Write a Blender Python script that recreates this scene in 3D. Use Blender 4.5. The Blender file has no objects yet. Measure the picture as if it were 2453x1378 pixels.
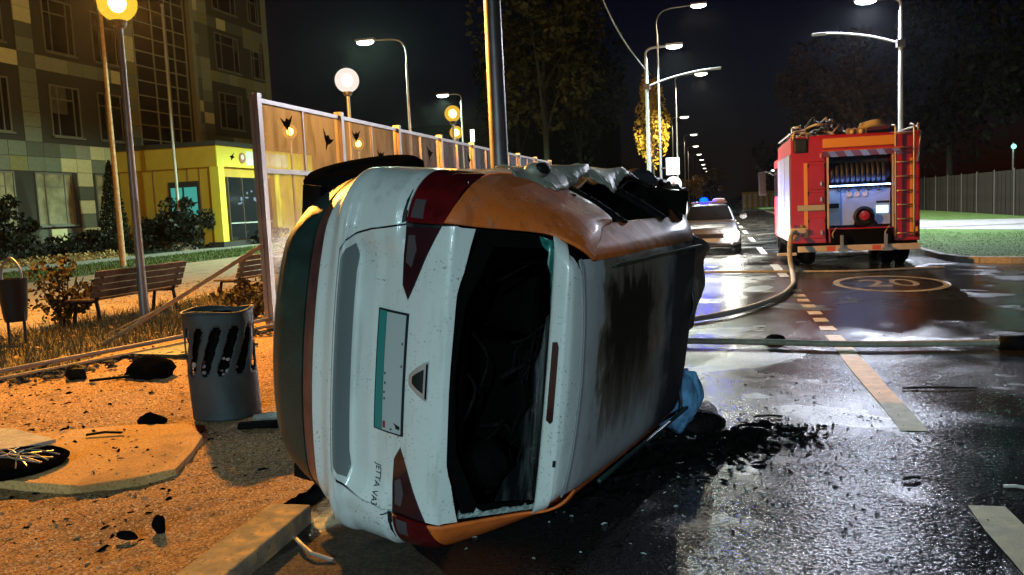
import bpy, bmesh, random, math
import numpy as np
from math import sin, cos, pi, sqrt, radians
from mathutils import Vector, Matrix
from mathutils.geometry import delaunay_2d_cdt, tessellate_polygon

S = bpy.context.scene
COL = S.collection
R = random.Random(7)

# ------------------------------------------------------------------ camera
cam_d = bpy.data.cameras.new('camera')
cam = bpy.data.objects.new('camera', cam_d); COL.objects.link(cam)
cam_d.sensor_width = 36.0
cam_d.lens = 2000.0 / 2453.0 * 36.0
cam_d.clip_start = 0.05; cam_d.clip_end = 2000
cr = (0.97095984, 0.23477763, -0.04600499)
cu = (0.02194208, 0.10409449, 0.99432534)
cf = (-0.23823421, 0.96645942, -0.09592006)
cam.matrix_world = Matrix(((cr[0], cu[0], -cf[0], 0), (cr[1], cu[1], -cf[1], 0), (cr[2], cu[2], -cf[2], 1.65), (0, 0, 0, 1)))
S.camera = cam

# ------------------------------------------------------------------ night sky
world = bpy.data.worlds.new('World'); S.world = world; world.use_nodes = True
wn = world.node_tree
sky = wn.nodes.new('ShaderNodeTexSky'); sky.sky_type = 'NISHITA'; sky.sun_disc = False
sky.sun_elevation = radians(-2.0); sky.sun_rotation = radians(20)
sky.air_density = 1.0; sky.dust_density = 1.0; sky.ozone_density = 3.0
bg = wn.nodes['Background']
tint = wn.nodes.new('ShaderNodeMix'); tint.data_type = 'RGBA'; tint.blend_type = 'MULTIPLY'; tint.inputs[0].default_value = 1.0
tint.inputs[7].default_value = (.62, .44, .58, 1); wn.links.new(sky.outputs[0], tint.inputs[6]); wn.links.new(tint.outputs[2], bg.inputs[0]); bg.inputs[1].default_value = 0.028
sun_d = bpy.data.lights.new('moonlight', 'SUN'); sun_d.energy = 0.004; sun_d.angle = radians(0.5); sun_d.color = (.8, .88, 1)
sun = bpy.data.objects.new('moonlight', sun_d); COL.objects.link(sun); sun.rotation_euler = (radians(50), 0, radians(160))
S.view_settings.view_transform = 'Standard'; S.view_settings.look = 'None'
S.view_settings.exposure = 0.0; S.view_settings.gamma = 1.0; S.view_settings.use_curve_mapping = False
S.render.engine = 'CYCLES'
S.cycles.max_bounces = 6; S.cycles.diffuse_bounces = 2; S.cycles.glossy_bounces = 3; S.cycles.transmission_bounces = 4
S.cycles.transparent_max_bounces = 8
S.cycles.sample_clamp_indirect = 3.0; S.cycles.sample_clamp_direct = 30.0
S.cycles.caustics_reflective = False; S.cycles.caustics_refractive = False
S.cycles.use_light_tree = True; S.cycles.use_denoising = True

# ------------------------------------------------------------------ materials
MATS = {}
def nt(m): return m.node_tree.nodes, m.node_tree.links
def mat(name, col=(.5, .5, .5), rough=.6, metal=0.0, var=0.0, scale=6.0, bump=0.0, bscale=60.0, col2=None, spec=.5, coat=0.0, emit=None, estr=0.0, rvar=0.0):
    m = bpy.data.materials.new(name); m.use_nodes = True; MATS[name] = m
    N, L = nt(m); b = N['Principled BSDF']
    b.inputs['Base Color'].default_value = (*col, 1); b.inputs['Roughness'].default_value = rough
    b.inputs['Metallic'].default_value = metal; b.inputs['Specular IOR Level'].default_value = spec
    if coat: b.inputs['Coat Weight'].default_value = coat; b.inputs['Coat Roughness'].default_value = .08
    if emit: b.inputs['Emission Color'].default_value = (*emit, 1); b.inputs['Emission Strength'].default_value = estr
    tc = N.new('ShaderNodeTexCoord')
    if var or col2:
        n = N.new('ShaderNodeTexNoise'); n.inputs['Scale'].default_value = scale; n.inputs['Detail'].default_value = 6
        L.new(tc.outputs['Object'], n.inputs['Vector'])
        r = N.new('ShaderNodeValToRGB'); c2 = col2 or tuple(max(0, c * (1 - var)) for c in col)
        r.color_ramp.elements[0].position = .35; r.color_ramp.elements[1].position = .65
        r.color_ramp.elements[0].color = (*c2, 1); r.color_ramp.elements[1].color = (*col, 1)
        L.new(n.outputs['Fac'], r.inputs['Fac']); L.new(r.outputs['Color'], b.inputs['Base Color'])
        if rvar:
            mr = N.new('ShaderNodeMapRange'); mr.inputs[3].default_value = max(.03, rough - rvar); mr.inputs[4].default_value = rough + rvar
            L.new(n.outputs['Fac'], mr.inputs[0]); L.new(mr.outputs[0], b.inputs['Roughness'])
    if bump:
        n2 = N.new('ShaderNodeTexNoise'); n2.inputs['Scale'].default_value = bscale; n2.inputs['Detail'].default_value = 4
        L.new(tc.outputs['Object'], n2.inputs['Vector'])
        bp = N.new('ShaderNodeBump'); bp.inputs['Strength'].default_value = bump; bp.inputs['Distance'].default_value = .02
        L.new(n2.outputs['Fac'], bp.inputs['Height']); L.new(bp.outputs[0], b.inputs['Normal'])
    return m
def glow(name, col, st, sample=True):
    m = bpy.data.materials.new(name); m.use_nodes = True; MATS[name] = m
    N, L = nt(m); N.remove(N['Principled BSDF']); e = N.new('ShaderNodeEmission')
    e.inputs[0].default_value = (*col, 1); e.inputs[1].default_value = st
    L.new(e.outputs[0], N['Material Output'].inputs[0])
    if not sample:
        m.cycles.emission_sampling = 'NONE'
    return m
def noise(N, L, src, scale, detail=4, dist=0.0):
    n = N.new('ShaderNodeTexNoise'); n.inputs['Scale'].default_value = scale; n.inputs['Detail'].default_value = detail
    n.inputs['Distortion'].default_value = dist; L.new(src, n.inputs['Vector']); return n.outputs['Fac']
def ramp(N, L, src, stops):
    r = N.new('ShaderNodeValToRGB'); e = r.color_ramp.elements
    while len(e) > len(stops): e.remove(e[-1])
    while len(e) < len(stops): e.new(.5)
    for x, (p, c) in zip(e, stops):
        x.position = p; x.color = (*c, 1) if len(c) == 3 else c
    L.new(src, r.inputs['Fac']); return r.outputs['Color']
def maprange(N, L, src, a, b, c, d):
    m = N.new('ShaderNodeMapRange'); m.interpolation_type = 'SMOOTHSTEP'
    for i, v in enumerate((a, b, c, d)): m.inputs[1 + i].default_value = v
    L.new(src, m.inputs[0]); return m.outputs[0]
def mth(N, L, op, a, b=None):
    m = N.new('ShaderNodeMath'); m.operation = op
    for i, v in enumerate((a, b)):
        if v is None: continue
        if isinstance(v, (int, float)): m.inputs[i].default_value = v
        else: L.new(v, m.inputs[i])
    return m.outputs[0]
def mixc(N, L, f, a, b):
    m = N.new('ShaderNodeMix'); m.data_type = 'RGBA'
    for i, v in ((0, f), (6, a), (7, b)):
        if isinstance(v, (int, float)): m.inputs[i].default_value = v
        elif isinstance(v, tuple): m.inputs[i].default_value = (*v, 1)
        else: L.new(v, m.inputs[i])
    return m.outputs[2]
def bumpn(N, L, h, st, dist):
    b = N.new('ShaderNodeBump'); b.inputs['Strength'].default_value = st; b.inputs['Distance'].default_value = dist
    L.new(h, b.inputs['Height']); return b.outputs[0]

# wet asphalt
def wet_asphalt():
    m = bpy.data.materials.new('wet_asphalt'); m.use_nodes = True; MATS['asphalt'] = m
    N, L = nt(m); b = N['Principled BSDF']; o = N.new('ShaderNodeTexCoord').outputs['Object']
    grain = noise(N, L, o, 150, 2); mid = noise(N, L, o, 34, 3); big = noise(N, L, o, .42, 4, .6); pud = noise(N, L, o, .9, 3, .4)
    vor = N.new('ShaderNodeTexVoronoi'); vor.inputs['Scale'].default_value = 125; L.new(o, vor.inputs['Vector'])
    col = ramp(N, L, grain, [(.3, (.008, .008, .009)), (.62, (.025, .024, .023)), (.75, (.07, .066, .062))])
    dirt = maprange(N, L, pud, .52, .66, 0, 1)
    col = mixc(N, L, mth(N, L, 'MULTIPLY', dirt, .55), col, (.012, .011, .011))
    L.new(col, b.inputs['Base Color'])
    wet = maprange(N, L, big, .42, .58, 0, 1)
    ro = mth(N, L, 'ADD', mth(N, L, 'MULTIPLY', wet, .12), .11)
    ro = mth(N, L, 'ADD', ro, mth(N, L, 'MULTIPLY', dirt, .25))
    L.new(ro, b.inputs['Roughness']); b.inputs['Specular IOR Level'].default_value = .55
    h = mth(N, L, 'MULTIPLY', mid, 1.0)
    st = N.new('ShaderNodeBump'); st.inputs['Distance'].default_value = .010; st.inputs['Strength'].default_value = .45; L.new(h, st.inputs['Height'])
    v1 = N.new('ShaderNodeVectorMath'); v1.operation = 'SUBTRACT'; v1.inputs[1].default_value = (.5, .5, .5); L.new(vor.outputs['Color'], v1.inputs[0])
    v2 = N.new('ShaderNodeVectorMath'); v2.operation = 'SCALE'; L.new(v1.outputs[0], v2.inputs[0])
    L.new(mth(N, L, 'ADD', mth(N, L, 'MULTIPLY', wet, .10), .19), v2.inputs['Scale'])
    v3 = N.new('ShaderNodeVectorMath'); v3.operation = 'ADD'; L.new(v2.outputs[0], v3.inputs[0]); L.new(st.outputs[0], v3.inputs[1])
    v4 = N.new('ShaderNodeVectorMath'); v4.operation = 'NORMALIZE'; L.new(v3.outputs[0], v4.inputs[0])
    L.new(v4.outputs[0], b.inputs['Normal'])
wet_asphalt()
def speckled(name, cols, scale, speck, spscale, rough, bump, bscale, dist=.01):
    m = bpy.data.materials.new(name); m.use_nodes = True; MATS[name] = m
    N, L = nt(m); b = N['Principled BSDF']; o = N.new('ShaderNodeTexCoord').outputs['Object']
    n1 = noise(N, L, o, scale, 6, .3); n2 = noise(N, L, o, spscale, 3, .2); n3 = noise(N, L, o, 1.7, 5, .4)
    c = ramp(N, L, n1, [(.32, cols[0]), (.5, cols[1]), (.68, cols[2])])
    c = mixc(N, L, maprange(N, L, n2, .60, .68, 0, 1), c, speck)
    c = mixc(N, L, maprange(N, L, n3, .50, .72, 0, .6), c, tuple(x * .45 for x in cols[0]))
    if name == 'sand':
        vc = N.new('ShaderNodeTexVoronoi'); vc.inputs['Scale'].default_value = 95; L.new(o, vc.inputs['Vector'])
        sc = N.new('ShaderNodeSeparateColor'); L.new(vc.outputs['Color'], sc.inputs[0])
        c = mixc(N, L, maprange(N, L, sc.outputs[0], .45, .95, 0, .8), c, (.16, .09, .05))
        c = mixc(N, L, maprange(N, L, sc.outputs[1], .75, 1.0, 0, .9), c, (.75, .58, .38))
    L.new(c, b.inputs['Base Color']); b.inputs['Roughness'].default_value = rough
    L.new(bumpn(N, L, noise(N, L, o, bscale, 5), bump, dist), b.inputs['Normal'])
    return m
speckled('sand', [(.34, .165, .05), (.56, .29, .095), (.68, .39, .14)], 55, (.07, .045, .035), 46, .95, 1.0, 110, .03)
speckled('sand_light', [(.46, .25, .08), (.62, .36, .13), (.70, .44, .17)], 55, (.22, .13, .07), 60, .95, .8, 120, .015)
speckled('shaded_sand', [(.05, .03, .016), (.10, .06, .03), (.17, .10, .05)], 40, (.02, .014, .01), 46, .95, 1.0, 110, .03)
speckled('plaza', [(.18, .14, .09), (.26, .20, .13), (.32, .26, .18)], 20, (.10, .07, .04), 14, .95, .6, 40)
speckled('soil', [(.035, .03, .015), (.06, .05, .022), (.09, .07, .03)], 9, (.02, .018, .01), 30, .95, .8, 30)
speckled('verge_lawn', [(.05, .11, .015), (.07, .155, .02), (.09, .18, .03)], 5, (.04, .07, .015), 24, .95, .9, 60, .03)
speckled('lawn', [(.03, .06, .012), (.045, .085, .018), (.06, .10, .025)], 5, (.03, .045, .012), 24, .95, .9, 60, .03)
speckled('sandy_concrete', [(.22, .19, .13), (.36, .28, .17), (.66, .42, .17)], 9, (.2, .17, .12), 40, .9, .6, 120, .006)
speckled('concrete', [(.30, .28, .25), (.38, .36, .32), (.44, .42, .38)], 12, (.2, .19, .17), 40, .9, .5, 120, .005)
speckled('ground_mat', [(.02, .025, .012), (.03, .032, .018), (.04, .04, .022)], 2, (.02, .02, .012), 9, .95, .6, 12)
speckled('paving', [(.20, .20, .19), (.27, .27, .26), (.32, .32, .31)], 6, (.16, .16, .15), 30, .85, .4, 80, .004)
mat('road_paint', (.66, .50, .22), .55, var=.35, scale=9, bump=.5, bscale=120, col2=(.46, .35, .16))
mat('road_paint_white', (.55, .52, .48), .5, var=.5, scale=5, bump=.4, bscale=120)
mat('steel_pole', (.30, .29, .30), .42, .6, var=.25, scale=3)
mat('lamp_pole', (.42, .44, .46), .5, .3, var=.2, scale=2)
mat('dark_pole', (.09, .075, .075), .4, .5)
mat('rust_pole', (.24, .13, .075), .6, .2, var=.3, scale=4)
mat('black', (.008, .008, .009), .6, spec=.3)
mat('soot', (.004, .004, .004), .9, bump=.6, bscale=25, spec=0)
mat('charred', (.009, .008, .008), .6, var=.6, scale=9, bump=.9, bscale=30, spec=.05)
mat('tyre', (.006, .006, .0065), .8, bump=.4, bscale=40, spec=0)
mat('rubber_dark', (.006, .006, .007), .9, spec=0)
mat('chrome', (.62, .62, .64), .3, .7)
mat('shade_grey', (.15, .17, .17), .5)
mat('rim', (.35, .36, .38), .3, .8)
mat('wood', (.11, .068, .042), .65, var=.5, scale=7, bump=.3, bscale=30)
mat('wood_pale', (.38, .26, .15), .7, var=.4, scale=8, bump=.3, bscale=40)
mat('bin_metal', (.038, .055, .060), .65, .05, var=.45, scale=5, bump=.25, bscale=20)
mat('ash', (.03, .028, .03), .9, bump=.9, bscale=30)
mat('trash', (.45, .38, .38), .8, var=.7, scale=20)
mat('leaf_dark', (.012, .015, .008), .6, var=.5, scale=.8, spec=.12)
mat('leaf_olive', (.042, .036, .012), .6, var=.5, scale=.8, spec=.12)
mat('leaf_yellow', (.45, .27, .03), .6, var=.45, scale=1.2, spec=.12)
mat('leaf_russet', (.05, .022, .014), .6, var=.5, scale=.9, spec=.12)
mat('leaf_litter', (.34, .20, .06), .8, var=.6, scale=3)
mat('leaf_shrub', (.09, .065, .025), .7, var=.5, scale=5, spec=.12)
mat('thuja', (.012, .018, .010), .8, var=.4, scale=3, spec=.12)
mat('bush', (.014, .02, .016), .5, var=.5, scale=3, spec=.12)
mat('flower', (.40, .30, .12), .7, var=.6, scale=2)
mat('bark', (.012, .010, .008), .9, bump=.8, bscale=12)
mat('grass_blade', (.055, .10, .02), .6, var=.4, scale=1.0, spec=.12)
mat('verge_blade', (.085, .19, .022), .6, var=.4, scale=1.0, spec=.12)
mat('grass_dry', (.11, .09, .03), .7, var=.5, scale=2.0)
mat('facade_dark', (.085, .10, .082), .75, var=.15); mat('facade_mid', (.15, .18, .14), .75, var=.15)
mat('facade_olive', (.20, .20, .085), .75, var=.15); mat('facade_cream', (.55, .53, .31), .75, var=.12); mat('facade_gray', (.23, .25, .20), .75, var=.15)
mat('facade_core', (.03, .033, .03), .85)
mat('window_frame', (.13, .14, .12), .6); mat('window_glass', (.012, .014, .018), .08, spec=.8)
mat('blind_dim', (.07, .068, .055), .7, var=.5, scale=3)
mat('curtain', (.30, .28, .17), .7, var=.55, scale=1.6)
mat('yellow_wall', (.45, .29, .03), .65, var=.12, scale=1.2); mat('yellow_lit', (.58, .50, .05), .6)  # brighter yellow paints lamplight onto the pavilion's road face and columns
mat('roof_dark', (.02, .02, .02), .8)
glow('teal_pane', (.10, .62, .50), .55, False); glow('office_glow', (.35, .5, .62), .8, False)
mat('sign_white', (.6, .62, .62), .5); mat('sign_blue', (.10, .16, .40), .5); mat('sign_brown', (.28, .12, .10), .5)
mat('aluminium', (.42, .36, .33), .35, .55, var=.2, scale=3); mat('bird', (.006, .005, .006), .9, spec=0)
mat('fence_metal', (.019, .016, .013), .85, 0, spec=.1, var=.35, scale=1.5); mat('fence_post', (.075, .065, .055), .6)
mat('hose', (.34, .31, .23), .7, var=.4, scale=12, bump=.3, bscale=90)
mat('hose_pale', (.42, .37, .32), .75, var=.3, scale=10, bump=.3, bscale=90)
mat('glass_crumbs', (.42, .5, .48), .35, var=.5, scale=40, bump=.8, bscale=60)
# barrier glazing: dusty, scattering
m = bpy.data.materials.new('dusty_glazing'); m.use_nodes = True; MATS['glazing'] = m
N, L = nt(m); pb = N['Principled BSDF']; pb.inputs['Roughness'].default_value = .16; pb.inputs['Base Color'].default_value = (.17, .19, .27, 1)
tr = N.new('ShaderNodeBsdfTransparent'); tr.inputs[0].default_value = (.86, .80, .78, 1)
tl = N.new('ShaderNodeBsdfTranslucent'); tl.inputs[0].default_value = (.17, .19, .28, 1)
o = N.new('ShaderNodeTexCoord').outputs['Object']
mp = N.new('ShaderNodeMapping'); mp.inputs['Scale'].default_value = (1, 1, .25); L.new(o, mp.inputs[0])
f = maprange(N, L, noise(N, L, mp.outputs[0], 5, 5, .5), .35, .7, .20, .50)
a = N.new('ShaderNodeMixShader'); a.inputs[0].default_value = .45; L.new(tl.outputs[0], a.inputs[1]); L.new(pb.outputs[0], a.inputs[2])
b2 = N.new('ShaderNodeMixShader'); L.new(f, b2.inputs[0]); L.new(tr.outputs[0], b2.inputs[1]); L.new(a.outputs[0], b2.inputs[2])
L.new(b2.outputs[0], N['Material Output'].inputs[0])
def tinted(name, col, alpha, rough=.06):
    m = bpy.data.materials.new(name); m.use_nodes = True; MATS[name] = m
    N, L = nt(m); b = N['Principled BSDF']; b.inputs['Base Color'].default_value = (*col, 1); b.inputs['Roughness'].default_value = rough
    b.inputs['Alpha'].default_value = alpha; return m
tinted('tinted_glass', (.01, .012, .014), .72)
# wrecked car paints: clean paint -> soot along the body, with water drops
def car_paint(name, col, burn):
    m = bpy.data.materials.new(name); m.use_nodes = True; MATS[name] = m
    N, L = nt(m); b = N['Principled BSDF']; o = N.new('ShaderNodeTexCoord').outputs['Object']
    sx = N.new('ShaderNodeSeparateXYZ'); L.new(o, sx.inputs[0]); l, w, h = sx.outputs
    nz = noise(N, L, o, 5.5, 5, .4); mp = N.new('ShaderNodeMapping'); mp.inputs['Scale'].default_value = (5, 1.1, 5); L.new(o, mp.inputs[0])
    st = noise(N, L, mp.outputs[0], 3.0, 5, .5)
    film = mth(N, L, 'MULTIPLY', maprange(N, L, noise(N, L, o, 2.4, 5, .6), .45, .75, 0, 1), .22)
    c = mixc(N, L, film, col, (.30, .31, .27))
    specks = maprange(N, L, noise(N, L, o, 75, 2), .62, .70, 0, 1)
    specks = mth(N, L, 'MULTIPLY', specks, maprange(N, L, noise(N, L, o, 3.5, 4), .40, .62, 0, .75))
    c = mixc(N, L, specks, c, (.10, .085, .06))
    run = N.new('ShaderNodeMapping'); run.inputs['Scale'].default_value = (18, 1.6, 18); L.new(o, run.inputs[0])
    c = mixc(N, L, maprange(N, L, noise(N, L, run.outputs[0], 1.0, 4), .55, .75, 0, .30), c, (.26, .25, .20))
    wave = noise(N, L, o, 4.5, 3, .3)
    drop = N.new('ShaderNodeTexVoronoi'); drop.inputs['Scale'].default_value = 130; L.new(o, drop.inputs['Vector'])
    dh = maprange(N, L, drop.outputs['Distance'], .0, .42, 1, 0)
    dh = mth(N, L, 'MULTIPLY', dh, maprange(N, L, noise(N, L, o, 9, 3), .42, .55, 0, 1))
    rough = .30
    if burn:
        ln = mth(N, L, 'ADD', l, mth(N, L, 'MULTIPLY', mth(N, L, 'SUBTRACT', nz, .5), .35))
        ln = mth(N, L, 'ADD', ln, mth(N, L, 'MULTIPLY', mth(N, L, 'SUBTRACT', st, .5), .28))
        mask = None
        if burn == 'roof':
            grey = maprange(N, L, ln, .50, .72, .70, .95)
            c = mixc(N, L, grey, c, (.34, .33, .33))
            wn_ = mth(N, L, 'ADD', w, mth(N, L, 'MULTIPLY', mth(N, L, 'SUBTRACT', st, .5), .4))
            halo = mth(N, L, 'MULTIPLY', maprange(N, L, ln, .66, .74, 0, 1), maprange(N, L, ln, 1.5, 1.75, 1, 0))
            halo = mth(N, L, 'MULTIPLY', halo, maprange(N, L, wn_, -.42, -.15, 0, 1))
            c = mixc(N, L, mth(N, L, 'MULTIPLY', halo, .75), c, (.11, .062, .022))
            patch = mth(N, L, 'MULTIPLY', maprange(N, L, ln, .68, .84, 0, 1), maprange(N, L, ln, 1.35, 1.6, 1, 0))
            patch = mth(N, L, 'MULTIPLY', patch, maprange(N, L, wn_, .40, .54, 1, 0))
            patch = mth(N, L, 'MULTIPLY', patch, maprange(N, L, wn_, -.42, .12, 0, 1))
            c = mixc(N, L, mth(N, L, 'MULTIPLY', patch, .95), c, (.014, .010, .006))
            dark = maprange(N, L, ln, 1.45, 1.9, 0, .95)
            c = mixc(N, L, dark, c, (.014, .013, .014)); rough = .42
            mask = mth(N, L, 'MAXIMUM', mth(N, L, 'MAXIMUM', patch, dark), mth(N, L, 'MULTIPLY', grey, .55))
        elif burn == 'rail':
            mask = maprange(N, L, ln, 1.4, 2.1, 0, .96)
            c = mixc(N, L, mask, c, (.02, .018, .018))
            c = mixc(N, L, mth(N, L, 'MULTIPLY', maprange(N, L, ln, .6, 1.3, 0, 1), maprange(N, L, nz, .42, .62, .25, .75)), c, (.22, .075, .028))
            c = mixc(N, L, maprange(N, L, st, .52, .7, 0, .3), c, (.10, .035, .015))
        elif burn == 'side':
            mask = maprange(N, L, ln, 1.3, 2.2, 0, .9)
            c = mixc(N, L, mask, c, (.02, .018, .016))
    L.new(c, b.inputs['Base Color']); b.inputs['Roughness'].default_value = rough
    b.inputs['Coat Weight'].default_value = .35; b.inputs['Coat Roughness'].default_value = .12
    if burn == 'rail': L.new(maprange(N, L, mask, 0, .8, .22, .02), b.inputs['Specular IOR Level']); b.inputs['Coat Weight'].default_value = .05; b.inputs['Roughness'].default_value = .55
    if burn and burn != 'rail' and mask is not None:
        L.new(maprange(N, L, mask, 0, .8, .35, 0), b.inputs['Coat Weight']); L.new(maprange(N, L, mask, 0, 1, .3, .8), b.inputs['Roughness']); L.new(maprange(N, L, mask, 0, 1, .5, .12), b.inputs['Specular IOR Level'])
    hh = mth(N, L, 'ADD', mth(N, L, 'MULTIPLY', dh, .35), mth(N, L, 'MULTIPLY', wave, 2.2))
    L.new(bumpn(N, L, hh, .6, .006), b.inputs['Normal'])
    return m
car_paint('car_white', (.70, .71, .69), None); car_paint('car_white_side', (.70, .71, .68), 'side')
car_paint('car_roof', (.62, .63, .62), 'roof'); car_paint('car_orange', (.72, .145, .022), 'rail')
mat('car_plastic', (.020, .052, .044), .42, var=.5, scale=6, bump=.25, bscale=90, rvar=.1)
mat('lip', (.10, .16, .145), .4)
mat('car_strip', (.15, .060, .056), .3, var=.5, scale=7, coat=.5)
mat('lamp_grey', (.085, .07, .075), .2, coat=.6)
mat('tail_red', (.13, .006, .008), .12, coat=.8, var=.5, scale=9); mat('tail_dark', (.045, .012, .016), .14, coat=.8, var=.4, scale=6)
mat('plate_white', (.42, .46, .46), .5); mat('plate_teal', (.02, .22, .21), .4); mat('plate_red', (.35, .03, .04), .5)
mat('teal_glass', (.02, .20, .17), .25, var=.6, scale=30)
mat('hood_burnt', (.055, .055, .07), .5, .3, var=.7, scale=4, bump=.8, bscale=9)
mat('flap_metal', (.46, .44, .35), .5, .15, var=.45, scale=5, bump=.3, bscale=18)
mat('airbag', (.10, .26, .46), .8, var=.5, scale=9, bump=.9, bscale=14)
# fire engine
mat('fire_red', (.46, .009, .020), .4, coat=.25, var=.2, scale=2); mat('fire_yellow', (.80, .36, .02), .4)
mat('fire_cream', (.62, .55, .48), .5, var=.2, scale=4); mat('pump_blue', (.34, .50, .95), .4, .1, var=.25, scale=4)
mat('pump_white', (.70, .76, .88), .45, var=.2, scale=5); mat('shutter', (.26, .27, .42), .4, .3)
mat('navy', (.015, .02, .05), .5, bump=.5, bscale=30); mat('flap_stripe', (.72, .55, .42), .5); mat('flap_red', (.62, .10, .04), .5)
mat('police_paint', (.12, .125, .13), .3, coat=.5); mat('plate_grey', (.5, .5, .5), .5)
glow('locker_led', (.30, .48, 1.0), 30.0)
glow('gauge', (.75, 1, .92), 1.6, False)
m = bpy.data.materials.new('sooty_glass'); m.use_nodes = True; MATS['sooty_glass'] = m
N, L = nt(m); pb = N['Principled BSDF']; o = N.new('ShaderNodeTexCoord').outputs['Object']; mp = N.new('ShaderNodeMapping'); mp.inputs['Scale'].default_value = (30, 2.2, 30); L.new(o, mp.inputs[0])
stk = noise(N, L, mp.outputs[0], 1.0, 5, .4); L.new(ramp(N, L, stk, [(.50, (.004, .005, .006)), (.66, (.02, .025, .026)), (.78, (.12, .14, .13))]), pb.inputs['Base Color'])
L.new(maprange(N, L, stk, .4, .7, .12, .5), pb.inputs['Roughness']); L.new(bumpn(N, L, stk, .5, .004), pb.inputs['Normal'])
# lamps
glow('amber_glow', (1.0, .43, .06), 17000.0); glow('amber_far', (1.0, .40, .04), 700.0)
def diffuser(name, col, st, clear):
    m = bpy.data.materials.new(name); m.use_nodes = True; MATS[name] = m
    N, L = nt(m); N.remove(N['Principled BSDF']); e = N.new('ShaderNodeEmission'); tr = N.new('ShaderNodeBsdfTransparent'); mx = N.new('ShaderNodeMixShader')
    e.inputs[0].default_value = (*col, 1); e.inputs[1].default_value = st; mx.inputs[0].default_value = 1 - clear
    L.new(e.outputs[0], mx.inputs[1]) if False else None
    L.new(tr.outputs[0], mx.inputs[1]); L.new(e.outputs[0], mx.inputs[2]); L.new(mx.outputs[0], N['Material Output'].inputs[0]); m.cycles.emission_sampling = 'NONE'
diffuser('globe_amber_glow', (1.0, .60, .04), 2.2, .75); diffuser('globe_amber_far', (1.0, .56, .05), 1.8, .75); diffuser('globe_pink_globe', (1.0, .82, .72), 1.15, .30); glow('pink_globe', (1.0, .88, .78), 90.0)
glow('cool_lens', (.78, 1.0, .94), 9.0, False); glow('warm_lens', (1.0, .92, .72), 9.0, False); glow('far_lens', (1.0, .94, .80), 4.0, False)
glow('headlight', (1.0, .97, .86), 3000.0); glow('headlight_dim', (1.0, .97, .9), 2.0, False)
glow('beacon_blue', (.0001, .0034, 1.0), 420.0); glow('beacon_core', (.1, .75, 1.0), 30.0, False)
glow('lit_window', (.95, .75, .25), .35, False); glow('green_light', (.3, 1, .8), 2.0, False); glow('far_yellow', (.9, .7, .3), .12, False)
glow('white_light', (1, 1, .95), 3.0, False)

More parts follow.
